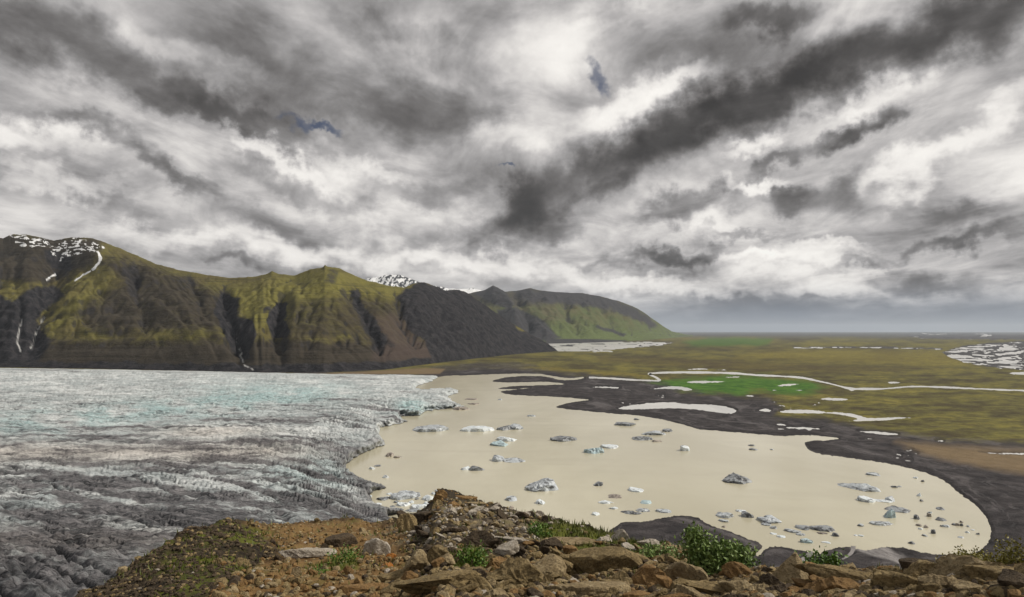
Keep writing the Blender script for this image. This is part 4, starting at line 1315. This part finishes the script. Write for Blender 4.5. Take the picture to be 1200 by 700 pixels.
for (px, py, w, h, tone, k) in cands:
    dx, dy, nm = min(((px - a, py - b, n) for a, b, n in LP), key=lambda q: q[0] ** 2 + (1.6 * q[1]) ** 2)
    ax, ay = abs(dx), abs(dy) * 1.6
    far = 'just ' if ax + ay < 34 else ('well ' if ax + ay > 85 else '')
    side = ('right of' if dx > 0 else 'left of'); vert = ('below' if dy > 0 else 'above')
    rel = side if ax > 2.2 * ay else (vert if ay > 2.2 * ax else vert + ' and ' + side)
    size = 'small' if w < 11 else ('mid-sized' if w < 22 else 'large')
    form = 'flat' if h / w < .6 else ('chunky' if h / w > .76 else 'angular')
    base = f'{size} {form} {TONE_TXT[tone]} rock {far}{rel} the {nm}'
    lab_of.append(base); seen.setdefault(base, []).append(px)
finals = []
for (px, py, w, h, tone, k), base in zip(cands, lab_of):
    xs = sorted(seen[base]); lab = base
    if len(xs) == 2: lab = ('left-hand ' if px == xs[0] else 'right-hand ') + base
    elif len(xs) > 2:
        base = base.replace('just ', '').replace('well ', '')
        base = base.replace(' angular', '').replace(' chunky', '')
        lab = None
    if len(xs) > 2: lab = ['leftmost ', 'second from left ', 'third from left ', 'fourth from left ', 'fifth from left '][min(xs.index(px), 4)] + base
    if len(lab.split()) > 16: lab = lab.replace('below and ', 'lower ').replace('above and ', 'upper ')
    if len(lab.split()) > 16:
        for cut in ('left-hand ', 'right-hand ', 'just ', 'well ', 'angular ', 'chunky ', 'flat ', 'mid-sized '):
            if len(lab.split()) > 16: lab = lab.replace(cut, '', 1)
    finals.append(lab)
for i_, ((px, py, w, h, tone, k), lab) in enumerate(zip(cands, finals)):
    twins = [j for j in range(len(finals)) if finals[j] == lab]
    if len(twins) > 1:
        ys = sorted(cands[j][1] for j in twins)
        lab = ['highest ', 'lower '][ys.index(py) > 0] + lab.replace('angular ', '').replace('left-hand ', 'left ').replace('right-hand ', 'right ')
    put_rock(px, py, w, h, tone, k, lab, f'{TONE_TXT[tone]} rocks of the rubble slope', roll=random.uniform(-.55, .55), sink=.12)


def merged(name, items, mat_list, smooth=False):
    """items: (V, F, material index)"""
    Vs, Fs, Ms, off = [], [], [], 0
    for V, Fc, mi in items:
        Vs.append(V); Fs.append(Fc + off); off += len(V); Ms.append(np.full(len(Fc), mi, np.int32))
    me = raw_mesh(name, np.concatenate(Vs), np.concatenate(Fs), None, smooth)
    for m in mat_list: me.materials.append(m)
    me.polygons.foreach_set('material_index', np.concatenate(Ms))
    return me


def rotz(V, a):
    c, s = math.cos(a), math.sin(a)
    return V @ np.array([[c, s, 0], [-s, c, 0], [0, 0, 1]])


SMALL = [rock_shape(2 if k < 6 else 1, _rr, 9, .06) for k in range(12)]
items = []
n_try = 15000; n_more = 4500
pxs = np.random.default_rng(5).uniform(80, 1215, n_try); u = np.random.default_rng(6).uniform(0, 1, n_try)
cys = crest_y(pxs); pys = cys + 1 + u ** 1.15 * np.maximum(712 - cys, 4)
px2 = np.random.default_rng(8).uniform(-220, 1480, n_more); cy2 = crest_y(px2)
py2 = np.maximum(cy2 + 2, np.random.default_rng(9).uniform(640, 860, n_more))
out = (py2 > 712) | (px2 < 80) | (px2 > 1215)
pxs = np.concatenate([pxs, px2[out]]); pys = np.concatenate([pys, py2[out]]); n_try = len(pxs)
md, so, pa, gr = fg_kind(pxs, pys)
PT, RR = fg_point(pxs, pys)
rub = (pxs > 560) & (pys > 645)
keep = rng.uniform(0, 1, n_try) < np.where(md > .5, 1.0, np.where(gr > .5, .15, np.where(so > .5, .50, np.where(rub, .70, .85))))
tone_names = ['brown', 'tan', 'rust', 'dark', 'pale']
for i in np.where(keep)[0]:
    ti = rng.choice(5, p=[.38, .22, .14, .22, .04])
    wpx = 3.2 + 8.5 * max(0, (pys[i] - 610) / 90) * rng.uniform(.3, 1.3)
    if md[i] > .5: ti = rng.choice(5, p=[.15, .01, .01, .82, .01]); wpx = rng.uniform(2.6, 5.6)
    if pa[i] > .5: ti = rng.choice(5, p=[.14, .18, .04, .26, .38]); wpx = rng.uniform(2.8, 6.5)
    if so[i] > .5: ti = rng.choice(5, p=[.3, .2, .4, .06, .04]); wpx *= .8
    s = wpx * RR[i] / F * .55
    V, Fc = SMALL[rng.integers(0, 12) if wpx > 5 else rng.integers(6, 12)]
    Vw = rotz(V * np.array([1, rng.uniform(.6, 1), rng.uniform(.5, .9)]) * s, rng.uniform(0, 6.28)) + PT[i] + np.array([0, 0, s * .25])
    items.append((Vw, Fc, ti))
o = link('loose_stones', merged('loose_stones', items, [RM[t] for t in tone_names]))
tag(o, kind='stuff')


# ------------------------------------------------------------------ plants
def leaf_mat(name, a, b, c):
    M = Mat(name, .55, .35)
    p = M.pos()
    n = M.noise(p, 9.0, 4, .6); n2 = M.noise(p, 60.0, 3, .6)
    M.b.inputs['Subsurface Weight'].default_value = 0.0
    return M.color(M.mix(M.rng(n2, .55, .7, 0, .5), M.mix(M.rng(n, .35, .65), a, b), c))


LM_BUSH = leaf_mat('bush_leaf', (.085, .145, .028), (.165, .235, .06), (.48, .52, .30))  # last, palest tone paints highlights onto the leaves
LM_FERN = leaf_mat('green_leaf', (.05, .105, .012), (.10, .18, .022), (.16, .22, .05))
LM_YEL = leaf_mat('yellow_leaf', (.14, .13, .016), (.22, .19, .028), (.28, .22, .05))
LM_GRASS = leaf_mat('grass_blade', (.055, .075, .010), (.105, .115, .018), (.16, .14, .05))
LM_STEM = leaf_mat('twig', (.05, .035, .02), (.075, .052, .03), (.09, .065, .04))


def leaf_quads(C, size, r, up=.3):
    n = len(C)
    d = r.normal(size=(n, 3)); d[:, 2] += up; d /= np.linalg.norm(d, axis=1)[:, None]
    s = np.cross(d, r.normal(size=(n, 3))); s /= np.linalg.norm(s, axis=1)[:, None]
    nn = np.cross(d, s)
    L = size * r.uniform(.6, 1.3, n)[:, None]
    a = C; b = C + d * L * .5 + s * L * .24 + nn * L * .05; t = C + d * L; e = C + d * L * .5 - s * L * .24 + nn * L * .05
    V = np.stack([a, b, t, e], 1).reshape(-1, 3)
    i = np.arange(n)[:, None] * 4
    Fc = np.concatenate([i + np.array([[0, 1, 2]]), i + np.array([[0, 2, 3]])])
    return V, Fc


def tube(pts, r0, r1, n=5):
    pts = np.array(pts); m = len(pts); V = []
    for k, p in enumerate(pts):
        rad = r0 + (r1 - r0) * k / (m - 1)
        a = np.arange(n) * math.tau / n
        V.append(p + np.stack([np.cos(a) * rad, np.sin(a) * rad, 0 * a], 1))
    return np.concatenate(V), grid_faces(m, n, True)


def shrub(name, label, cat, px, py, w, h, leafm, nleaf, lsize, seed, nstem=9, shape=None, group=None):
    r = np.random.default_rng(seed)
    P, d = fg_point(np.array(px), np.array(py))
    s = float(d) / F
    root = bpy.data.objects.new(name, None); COL.objects.link(root)
    root.location = P
    root.rotation_euler = (0, 0, -math.atan2(P[0], P[1]))
    tag(root, label, cat, group)
    W, Hh = w * s, h * s
    blobs = shape or [(0, 0, .5, .5, .5)]
    C = []; tips = []
    for (bx, bz, rx, rz, wt) in blobs:
        # many small clusters of leaves spread through each lobe
        nc = max(4, int(nleaf * wt / 14))
        for _ in range(nc):
            q = r.normal(size=3); q /= np.linalg.norm(q); q *= r.uniform(.25, 1.0) ** .6
            c = np.array([bx + q[0] * rx, q[1] * rx * .9, bz + q[2] * rz])
            if c[2] < .02: c[2] = abs(c[2]) * .4 + .02
            c = c * np.array([W, W * .7, Hh]); tips.append(c)
            C.append(c + r.normal(size=(14, 3)) * lsize * s * .9)
    C = np.concatenate(C)
    C[:, 2] = np.maximum(C[:, 2], .01)
    V, Fc = leaf_quads(C, lsize * s, r)
    fo = link('foliage', raw_mesh('foliage', V, Fc, leafm, False), root)
    it = []
    tips = np.array(tips)
    for k in range(nstem):
        t = tips[r.integers(0, len(tips))]
        b0 = np.array([t[0] * .25, t[1] * .25, -.03])
        V, Fq = tube([b0, b0 * .5 + t * .5 + np.array([0, 0, .06 * Hh]), t], .010 * W + .002, .002)
        st = raw_mesh('stem', V, Fq, LM_STEM, True)
        link('stem', st, root)
    return root


shrub('leafy_bush', 'large leafy green bush with painted leaf highlights on the brow, before the dark gravel spit', 'bush', 834, 672, 104, 46, LM_BUSH, 4000, 5.2, 31, 14,
      [(-.14, .60, .14, .34, .25), (.05, .50, .22, .28, .3), (.26, .42, .20, .32, .3), (.06, .22, .36, .22, .35), (-.17, .86, .07, .14, .07)])
shrub('low_shrub', 'low sprawling green-brown shrub just left of the large leafy bush', 'shrub', 776, 660, 40, 20, LM_BUSH, 420, 4.0, 32, 8,
      [(0, .4, .5, .45, 1)])
shrub('green_plant', 'bright green plant on the brow between the triangular rock and the long slab', 'plant', 966, 672, 34, 13, LM_FERN, 480, 4.6, 33, 6, [(0, .4, .5, .5, 1)])
shrub('green_plant', 'dark green leafy plant in the rubble below the mound', 'plant', 553, 664, 42, 24, LM_FERN, 560, 4.4, 34, 6, [(0.2, .4, .3, .4, .6), (-.25, .5, .22, .45, .4)])
shrub('green_plant', 'small green plant among the pale stones below the brow', 'plant', 634, 628, 28, 15, LM_FERN, 380, 3.6, 35, 5, [(0, .4, .5, .5, 1)])
shrub('green_plant', 'small green plant growing at the dark hump in the reddish soil', 'plant', 405, 662, 34, 18, LM_FERN, 340, 3.6, 36, 5, [(0, .4, .5, .5, 1)])
shrub('green_plant', 'thin green plant left of the pale grey-topped rock, low in the soil', 'plant', 376, 676, 22, 10, LM_FERN, 140, 3.4, 37, 4, [(0, .4, .5, .5, 1)])
shrub('green_plant', 'dark green plant tucked between rocks left of the speckled tan block', 'plant', 756, 664, 24, 18, LM_BUSH, 300, 4.2, 38, 5, [(0, .4, .5, .5, 1)])
shrub('yellow_plant', 'tallest yellow-green plant at the right edge of the brow', 'plant', 1190, 674, 38, 30, LM_YEL, 1000, 3.2, 39, 7, [(-.1, .4, .3, .5, .6), (.3, .35, .3, .4, .4)])
shrub('yellow_plant', 'broad yellow-green plant right of the squarish tan rock', 'plant', 1150, 674, 64, 18, LM_YEL, 1300, 3.0, 40, 7, [(0, .4, .5, .5, 1)])
shrub('yellow_plant', 'small yellow-green plant beside the end of the grey outflow', 'plant', 1118, 674, 26, 11, LM_YEL, 200, 4.0, 41, 4, [(0, .4, .5, .5, 1)])


def build_grass():
    r = np.random.default_rng(77); n = 42000
    px = r.uniform(120, 1200, n); cy = crest_y(px); py = cy + r.uniform(0, 1, n) * (690 - cy)
    md, so, pa, gr = fg_kind(px, py)
    tuft = fbm(px * .09, py * .12, 3, 91)
    crestg = sstep(8, 0, py - cy) * sstep(.0, .2, fbm(px * .03, px * 0, 2, 92) + .05)
    mossy = md * sstep(.15, .35, fbm(px * .03, py * .05, 3, 93))
    pr = np.clip(1.3 * gr * sstep(-.3, .1, tuft) + .5 * crestg * (px > 560) + .5 * mossy + .035 + .35 * sstep(.08, .35, fbm(px * .05, py * .08, 3, 95)) * (px > 400), 0, 1)
    k = r.uniform(0, 1, n) < pr
    P, d = fg_point(px[k], py[k]); m = k.sum()
    s = d / F
    hgt = r.uniform(3.0, 7.5, m) * s; wd = r.uniform(.5, .95, m) * s
    a = r.uniform(0, 6.28, m)
    side = np.stack([np.cos(a), np.sin(a), 0 * a], 1) * wd[:, None]
    tip = P + np.stack([r.normal(0, .35, m) * hgt, r.normal(0, .35, m) * hgt, hgt], 1)
    V = np.stack([P - side, P + side, tip], 1).reshape(-1, 3)
    Fc = np.arange(m * 3).reshape(-1, 3)
    tag(link('grass', raw_mesh('grass', V, Fc, LM_GRASS, False)), kind='stuff')


build_grass()


# ------------------------------------------------------------------ icebergs
def ice_mat(name, clean, blue, dirt, amount):
    M = Mat(name, .45, .4)
    p = M.pos(True); r = M.rand()
    off = M.N.new('ShaderNodeVectorMath'); off.operation = 'ADD'
    M.L.new(p, off.inputs[0])
    cmb = M.N.new('ShaderNodeCombineXYZ'); M.L.new(M.math('MULTIPLY', r, 91.0), cmb.inputs[0]); M.L.new(cmb.outputs[0], off.inputs[1])
    q = off.outputs[0]
    n1 = M.noise(M.scale(q, (.12, .12, .3), .4), 1.0, 7, .65, .8); n2 = M.noise(q, .45, 7, .7)
    c = M.mix(M.rng(n2, .35, .65), clean, blue)
    c = M.mix(M.rng(M.math('ADD', n1, M.math('MULTIPLY', M.math('SUBTRACT', n2, .5), .5)), .62 - amount * .4, .74 - amount * .4), c, dirt)
    M.bump(M.math('ADD', n1, M.math('MULTIPLY', n2, .35)), 1.0, .7)
    return M.color(c)


IM = {'white': ice_mat('white_ice', (.74, .76, .77), (.46, .54, .58), (.15, .16, .17), .18),
      'grey': ice_mat('grey_ice', (.27, .30, .32), (.58, .62, .65), (.10, .105, .112), .33),
      'dark': ice_mat('ash_ice', (.20, .21, .22), (.36, .39, .41), (.06, .062, .068), .42),
      'brown': ice_mat('silty_ice', (.30, .26, .22), (.38, .34, .29), (.13, .11, .095), .45),
      'blue': ice_mat('bluish_ice', (.30, .42, .46), (.46, .56, .58), (.12, .14, .15), .25)}
_ir = np.random.default_rng(99)


def berg(px, ybase, w, h, tone, label, group=None, peak=0.0, name='iceberg', tilt=0.0):
    """px: middle, ybase: waterline, w,h: photo size"""
    P = unproj(np.array(px), np.array(ybase), 0.0)
    D = math.hypot(P[0], P[1]); m = D / F
    dep_px = D * D / (H * F)                       # metres of depth per pixel row
    W = w * m * 1.13
    dp = min(1.0 * W, .72 * h * dep_px)
    hh = max((h - dp / dep_px * .7) * m * .80, .07 * W * min(1, h / w * 2.0), .3)
    D3, Fc = ICO[4 if w > 18 else (3 if w > 8 else 2)]
    r = _ir
    n = r.normal(size=(12, 3)); n /= np.linalg.norm(n, axis=1)[:, None]
    d = r.uniform(.70, 1.0, 12)
    dt = D3 @ n.T
    rad = np.minimum(np.min(np.where(dt > .08, d[None] / np.maximum(dt, .08), 1.2), axis=1), 1.15)
    V = D3 * rad[:, None]
    # several peaks and saddles along the berg
    o = r.uniform(0, 40)
    a = V[:, 0]
    top = .66 + .34 * fbm(a * 1.6 + o, V[:, 1] * 1.3 + o, 2, int(o)) * 1.8 + peak * a * .5 + .25 * r.normal() * V[:, 1]
    V[:, :2] *= (1 + .35 * np.clip(.45 - np.abs(V[:, 2]), 0, 1))[:, None]
    V[:, 2] = np.where(V[:, 2] > 0, np.abs(V[:, 2]) ** .5 * np.clip(top, .18, 1.4), V[:, 2])
    V = V * (1 + .05 * ridged(V[:, 0] * 2 + o, V[:, 1] * 2 + V[:, 2] * 2, 2, int(o) + 3))[:, None]
    V[:, 0] += .14 * fbm(V[:, 1] * 1.5 + o, V[:, 2] * 2, 2, 4); V[:, 1] += .25 * fbm(V[:, 0] * 2 + o, V[:, 2] * 2, 2, 5)
    for _ in range(4):
        g_ = r.normal(0, .20, 2); V[:, 2] = np.minimum(V[:, 2], r.uniform(.32, .75) + g_[0] * V[:, 0] + g_[1] * V[:, 1] * .8 + .05 * pn(V[:, 0] * 4 + o, V[:, 1] * 4, 3))
    mx = np.abs(V).max(0); V = V / np.array([mx[0], mx[1], max(V[:, 2].max(), .2)])
    V = V * np.array([W * .5, dp * .5, hh])
    V[:, 2] = np.maximum(V[:, 2], -1.2)
    o_ = link(name, raw_mesh(name, V, Fc, IM[tone], False))
    az = math.atan2(P[0], P[1])
    fwd = np.array([math.sin(az), math.cos(az), 0])
    o_.location = P + fwd * dp * .5 - np.array([0, 0, .1])
    o_.rotation_euler = (0, 0, -az + tilt)
    tag(o_, label, 'iceberg' if name == 'iceberg' else 'ice floe', group)
    return o_


BERGS = [
    (508, 507, 44, 11, 'grey', 'long grey-white iceberg nearest to the glacier snout, highest at its right end', .6),
    (561, 506.5, 35, 10, 'white', 'white peaked iceberg, second from the glacier in the upper row', 0),
    (590, 505, 20, 8, 'dark', 'flat dark grey iceberg touching a lighter one at the end of the upper row', 0),
    (605, 504, 17, 8.5, 'grey', 'light grey iceberg at the right end of the upper row', 0),
    (595, 518, 23, 8.5, 'white', 'pale tilted iceberg resting against a smaller one below the upper row', -.3),
    (586, 523.5, 21, 9, 'blue', 'bluish-grey iceberg at the lower left of the tilted pale one', .4),
    (585, 541.5, 17, 10, 'grey', 'blocky grey iceberg forming the left end of a long pair', 0),
    (602, 542.5, 25, 7, 'grey', 'low grey iceberg trailing right from the blocky grey one', -.4),
    (546, 551.5, 11, 6, 'white', 'small white iceberg at the left of a dark-streaked one in mid lagoon', 0),
    (560, 552.5, 18, 9, 'dark', 'dark-streaked iceberg left of the lagoon middle, beside a small white one', 0),
    (457, 535.5, 9, 6, 'brown', 'small brownish iceberg close to the glacier edge', 0),
    (466, 537, 9, 3.2, 'brown', 'thin brownish floe trailing from the small brown iceberg by the glacier', 0),
    (660, 518.5, 29, 9, 'dark', 'dark grey flat-topped iceberg alone in the upper middle of the lagoon', 0),
    (647, 516.5, 5, 5, 'dark', 'tiny dark ice lump at the left end of the lone flat-topped iceberg', 0),
    (696, 532.5, 22, 10.5, 'blue', 'grey-green iceberg paired with a flat white floe in the middle', 0),
    (716, 526, 23, 5.5, 'white', 'flat bright white floe beside the grey-green iceberg', -.2),
    (731, 499.5, 25, 6, 'dark', 'low smooth grey iceberg nearest to the dark gravel shore', 0),
    (746, 492.5, 8, 3, 'dark', 'tiny dark floe between the smooth grey iceberg and the gravel shore', 0),
    (752, 516.5, 22, 6.5, 'dark', 'long dark iceberg lowest left in a cluster of four', 0),
    (765, 510.5, 26, 7, 'grey', 'wide grey iceberg in the middle of a cluster of four', 0),
    (781, 506.5, 13, 5, 'dark', 'dark iceberg at the upper right of a cluster of four', 0),
    (770, 518.5, 11, 3.5, 'brown', 'small dark floe at the lower right of a cluster of four', 0),
    (802, 529, 11, 9, 'white', 'small rounded white iceberg right of the cluster of four', 0),
    (635, 577, 35, 19, 'grey', 'largest, tallest grey iceberg with whitish top in the near lagoon', .1),
    (600, 588, 15, 7.5, 'grey', 'small jagged grey iceberg left below the largest iceberg', 0),
    (634, 591.5, 12, 7.5, 'white', 'small white iceberg directly below the largest iceberg', 0),
    (701, 570, 11, 7, 'dark', 'small dark pyramid-shaped iceberg alone in the near lagoon', 0),
    (744, 577, 18, 7, 'white', 'white low iceberg right of the dark pyramid', 0),
    (720, 584.5, 19, 6, 'brown', 'thin brownish slanting floe above two white chips', -.3),
    (711, 591, 18, 5.5, 'white', 'flat white floe just under the slanting brownish one', 0),
    (719, 597.5, 12, 4.5, 'white', 'small white chip above the dark long floe', 0),
    (698, 604.5, 9, 5, 'white', 'lone pale chip at the left, near the brow of the slope', 0),
    (757, 591, 13, 6, 'blue', 'small blue-white iceberg with a thin tail', 0),
    (739, 603, 23, 5.5, 'dark', 'long dark floe left of the gravel spit top', 0),
    (754, 600.5, 18, 6, 'grey', 'ragged grey ice piled at the end of the long dark floe', 0),
    (778, 602, 18, 6, 'grey', 'pale grey floe directly above the dark gravel spit', 0),
    (863, 567.5, 30, 14, 'dark', 'dark iceberg with a white patch, sloping right, alone in the right lagoon', -.4),
    (848, 608, 20, 9.5, 'grey', 'grey-white iceberg nearest to the gravel spit on its right', 0),
    (849, 612.5, 12, 4.5, 'grey', 'thin grey floe below the iceberg beside the gravel spit', 0),
    (867, 600.5, 12, 4, 'white', 'thin white floe left of a jagged dark iceberg', 0),
    (877, 607.5, 14, 9.5, 'dark', 'jagged dark iceberg right of the thin white floe', 0),
    (902, 614.5, 25, 11, 'grey', 'smooth grey iceberg above the near shore, right of the jagged dark one', -.3),
    (929, 625, 19, 6, 'grey', 'flat grey iceberg at the left of the long dark diagonal one', 0),
    (942, 621.5, 16, 6, 'dark', 'dark flat iceberg between the flat grey and the long diagonal ones', 0),
    (946, 637.5, 12, 7, 'blue', 'blue-grey half-sunk iceberg nearest to the near shore', 0),
    (965, 624, 29, 8, 'dark', 'long dark diagonal iceberg low in the right lagoon', -.8),
    (979, 629.5, 7, 6, 'dark', 'small dark lump at the right tip of the long diagonal iceberg', 0),
    (1005, 576.5, 41, 11, 'grey', 'long smooth grey wedge-shaped iceberg in the right lagoon', -.4),
    (1015, 589, 16, 8, 'white', 'bright white iceberg with a thin white tail below the grey wedge', 0),
    (1032, 588.5, 24, 3.5, 'white', 'thin white floe tailing from the bright white iceberg', 0),
    (1043, 588, 9, 7, 'grey', 'grey ice lump at the right end of the thin white floe', 0),
    (1042, 607.5, 11, 13, 'blue', 'dark blue-grey upright end of the hook-shaped iceberg', 0),
    (1054, 601, 24, 7, 'dark', 'dark long arm of the hook-shaped iceberg', 0),
    (1033, 616.5, 21, 6, 'grey', 'thin slanting white-and-grey floe under the hook-shaped iceberg', -.5),
    (1023, 558, 12, 4, 'grey', 'faint grey floe above the grey wedge-shaped iceberg', 0),
    (476, 586.5, 32, 13, 'grey', 'broad grey floe left of the mound, amid brash ice', 0),
    (449, 587, 16, 6, 'dark', 'dark grey floe by the glacier in the brash ice', 0),
    (473, 594, 15, 7, 'white', 'white floe just below the broad grey floe', 0),
    (491, 597, 21, 9, 'white', 'larger white floe between the broad grey floe and the mound', 0),
    (503, 587, 15, 9, 'white', 'white iceberg half hidden behind the top of the mound', 0),
    (483, 600.5, 22, 5, 'dark', 'dark flat floe at the left foot of the mound', 0),
    (459, 600, 26, 5, 'dark', 'long dark floe reaching out from the glacier edge in the brash ice', 0),
    (442, 547, 8, 2.8, 'dark', 'tiny dark floe off the glacier point', 0),
    (436, 550.5, 7, 4, 'white', 'tiny white floe off the glacier point', 0),
    (452, 560.5, 7, 5, 'white', 'tiny white chip below the glacier point', 0),
    (540, 481, 19, 5.5, 'brown', 'brownish flat floe trailing off the upper glacier snout', 0),
    (552, 469, 14, 3, 'brown', 'faint brownish floe farthest off the upper glacier snout', 0),
    (555, 474.5, 14, 3, 'brown', 'thin brown floe between the upper snout and open water', 0),
    (623, 488.5, 10, 3.6, 'grey', 'small grey floe in open water towards the far gravel bars', 0),
    (586, 469, 5, 2.4, 'grey', 'tiny grey floe off the tips of the gravel bars', 0),
    (880, 523, 8, 3, 'dark', 'upper dark chip of a pair near the far gravel shore', 0),
    (883, 528, 9, 3, 'dark', 'lower dark chip of a pair near the far gravel shore', 0),
]
for i, (a, b, w, h, tone, lab, pk) in enumerate(BERGS):
    berg(a, b, w, h, tone, lab, None, pk, 'iceberg' if h >= 5.5 else 'ice_floe', random.uniform(-.25, .25))

chips = [(1077, 582, 4, 5), (1080, 588, 3, 3), (1074, 609, 5, 6), (1089, 606, 4, 5), (1102, 598, 7, 4), (1103, 611, 10, 5), (1108, 618.5, 8, 4.5), (1077, 617, 5, 3), (1085, 619, 4, 4),
         (1094, 626, 4, 6), (1084, 629, 5, 3), (1118, 616, 5, 3), (1122, 616.5, 5, 4), (1127, 613, 3, 3), (1127, 617, 3, 4), (1134, 625, 4, 3), (1146, 627, 3, 3), (1079, 621, 4, 3), (1135, 618, 3, 2.5),
         (1068, 638, 6, 4), (1009, 617.5, 6, 4), (1003, 628.5, 4, 2.4), (1009, 629, 5, 2.6), (1048, 572, 6, 3), (1054, 571, 4, 2), (1081, 565, 3, 3), (1073, 561, 4, 2.5), (1090, 602, 4, 3), (1126, 631, 5, 2.5), (1140, 622, 3, 2)]
ICE_LM = [(1050, 600, 'hook-shaped iceberg'), (1005, 571, 'grey wedge-shaped iceberg'), (1157, 622, 'rounded right end of the lagoon'), (1033, 614, 'thin slanting floe'), (1062, 641, 'mouth of the grey outflow'),
          (965, 620, 'long dark diagonal iceberg'), (902, 610, 'smooth grey iceberg'), (848, 606, 'iceberg by the gravel spit'), (476, 580, 'broad grey floe'), (491, 593, 'larger white floe'),
          (459, 598, 'long dark floe by the glacier'), (506, 582, 'top of the mound'), (946, 634, 'half-sunk blue-grey iceberg'), (880, 525, 'dark pair by the far shore'), (1128, 616, 'chip chain by the right shore')]


def ice_chips(chips, tones, group):
    labs = []
    for (px, py, w, h) in chips:
        dx, dy, nm = min(((px - a, py - b, n) for a, b, n in ICE_LM), key=lambda q: q[0] ** 2 + (1.8 * q[1]) ** 2)
        rel = ('right of' if dx > 0 else 'left of') if abs(dx) > 1.8 * abs(dy) else ('below' if dy > 0 else 'above')
        labs.append([random.choice(tones), f'{rel} the {nm}'])
    for i, (px, py, w, h) in enumerate(chips):
        same = sorted(j for j in range(len(chips)) if labs[j] == labs[i])
        xs = sorted(same, key=lambda j: (chips[j][0], chips[j][1]))
        lead = '' if len(xs) == 1 else ['leftmost ', 'second from left ', 'third from left ', 'fourth from left ', 'fifth from left ', 'sixth from left '][xs.index(i)]
        col = {'dark': 'dark', 'brown': 'brownish', 'white': 'white', 'grey': 'grey'}[labs[i][0]]
        berg(px, py, w * 1.1, h, labs[i][0], f'{lead}tiny {col} ice chip {labs[i][1]}', group, 0, 'ice_chip')


ice_chips(chips, ['dark', 'brown', 'white', 'grey', 'dark'], 'ice chips at the right end of the lagoon')
chips2 = [(898, 616.5, 10, 4), (906, 620, 7, 4), (907, 627, 7, 3), (915, 630.5, 8, 4), (938, 628, 9, 3.5), (848, 618.5, 5, 3), (964, 626.5, 10, 3), (968, 637, 8, 2.5), (905, 527.5, 4, 2)]
ice_chips(chips2, ['white', 'grey', 'brown'], 'ice chips above the near shore')
chips3 = [(432, 583, 6, 3), (456, 580, 6, 3), (464, 590, 7, 4), (482, 590, 6, 4), (500, 592, 7, 5), (468, 598, 7, 3), (444, 592, 6, 3), (508, 580, 6, 4), (497, 602, 7, 3), (512, 576, 5, 3), (453, 584, 5, 3), (488, 586, 5, 3), (460, 595, 6, 3)]
ice_chips(chips3, ['white', 'white', 'grey', 'dark'], 'brash ice by the mound')


# ------------------------------------------------------------------ haze
HAZE_TOP = max((o.matrix_basis @ Vector(c)).z for o in COL.objects if o.name.endswith('mountain') for c in o.bound_box) + 60
print('haze top', HAZE_TOP)


def build_haze():
    bm = bmesh.new(); bmesh.ops.create_cube(bm, size=2)
    for v in bm.verts:
        v.co.x *= 190000; v.co.y *= 190000
        v.co.z = HAZE_TOP if v.co.z > 0 else -9.0
    me = bpy.data.meshes.new('haze'); bm.to_mesh(me); bm.free()
    m = bpy.data.materials.new('haze_air'); m.use_nodes = True
    nt = m.node_tree; nt.nodes.clear()
    o = nt.nodes.new('ShaderNodeOutputMaterial'); v = nt.nodes.new('ShaderNodeVolumePrincipled')
    v.inputs['Color'].default_value = (.80, .89, 1.0, 1)
    v.inputs['Density'].default_value = 0.85e-5
    v.inputs['Anisotropy'].default_value = .1
    nt.links.new(v.outputs[0], o.inputs['Volume'])
    me.materials.append(m)
    tag(link('haze', me), kind='stuff')


build_haze()
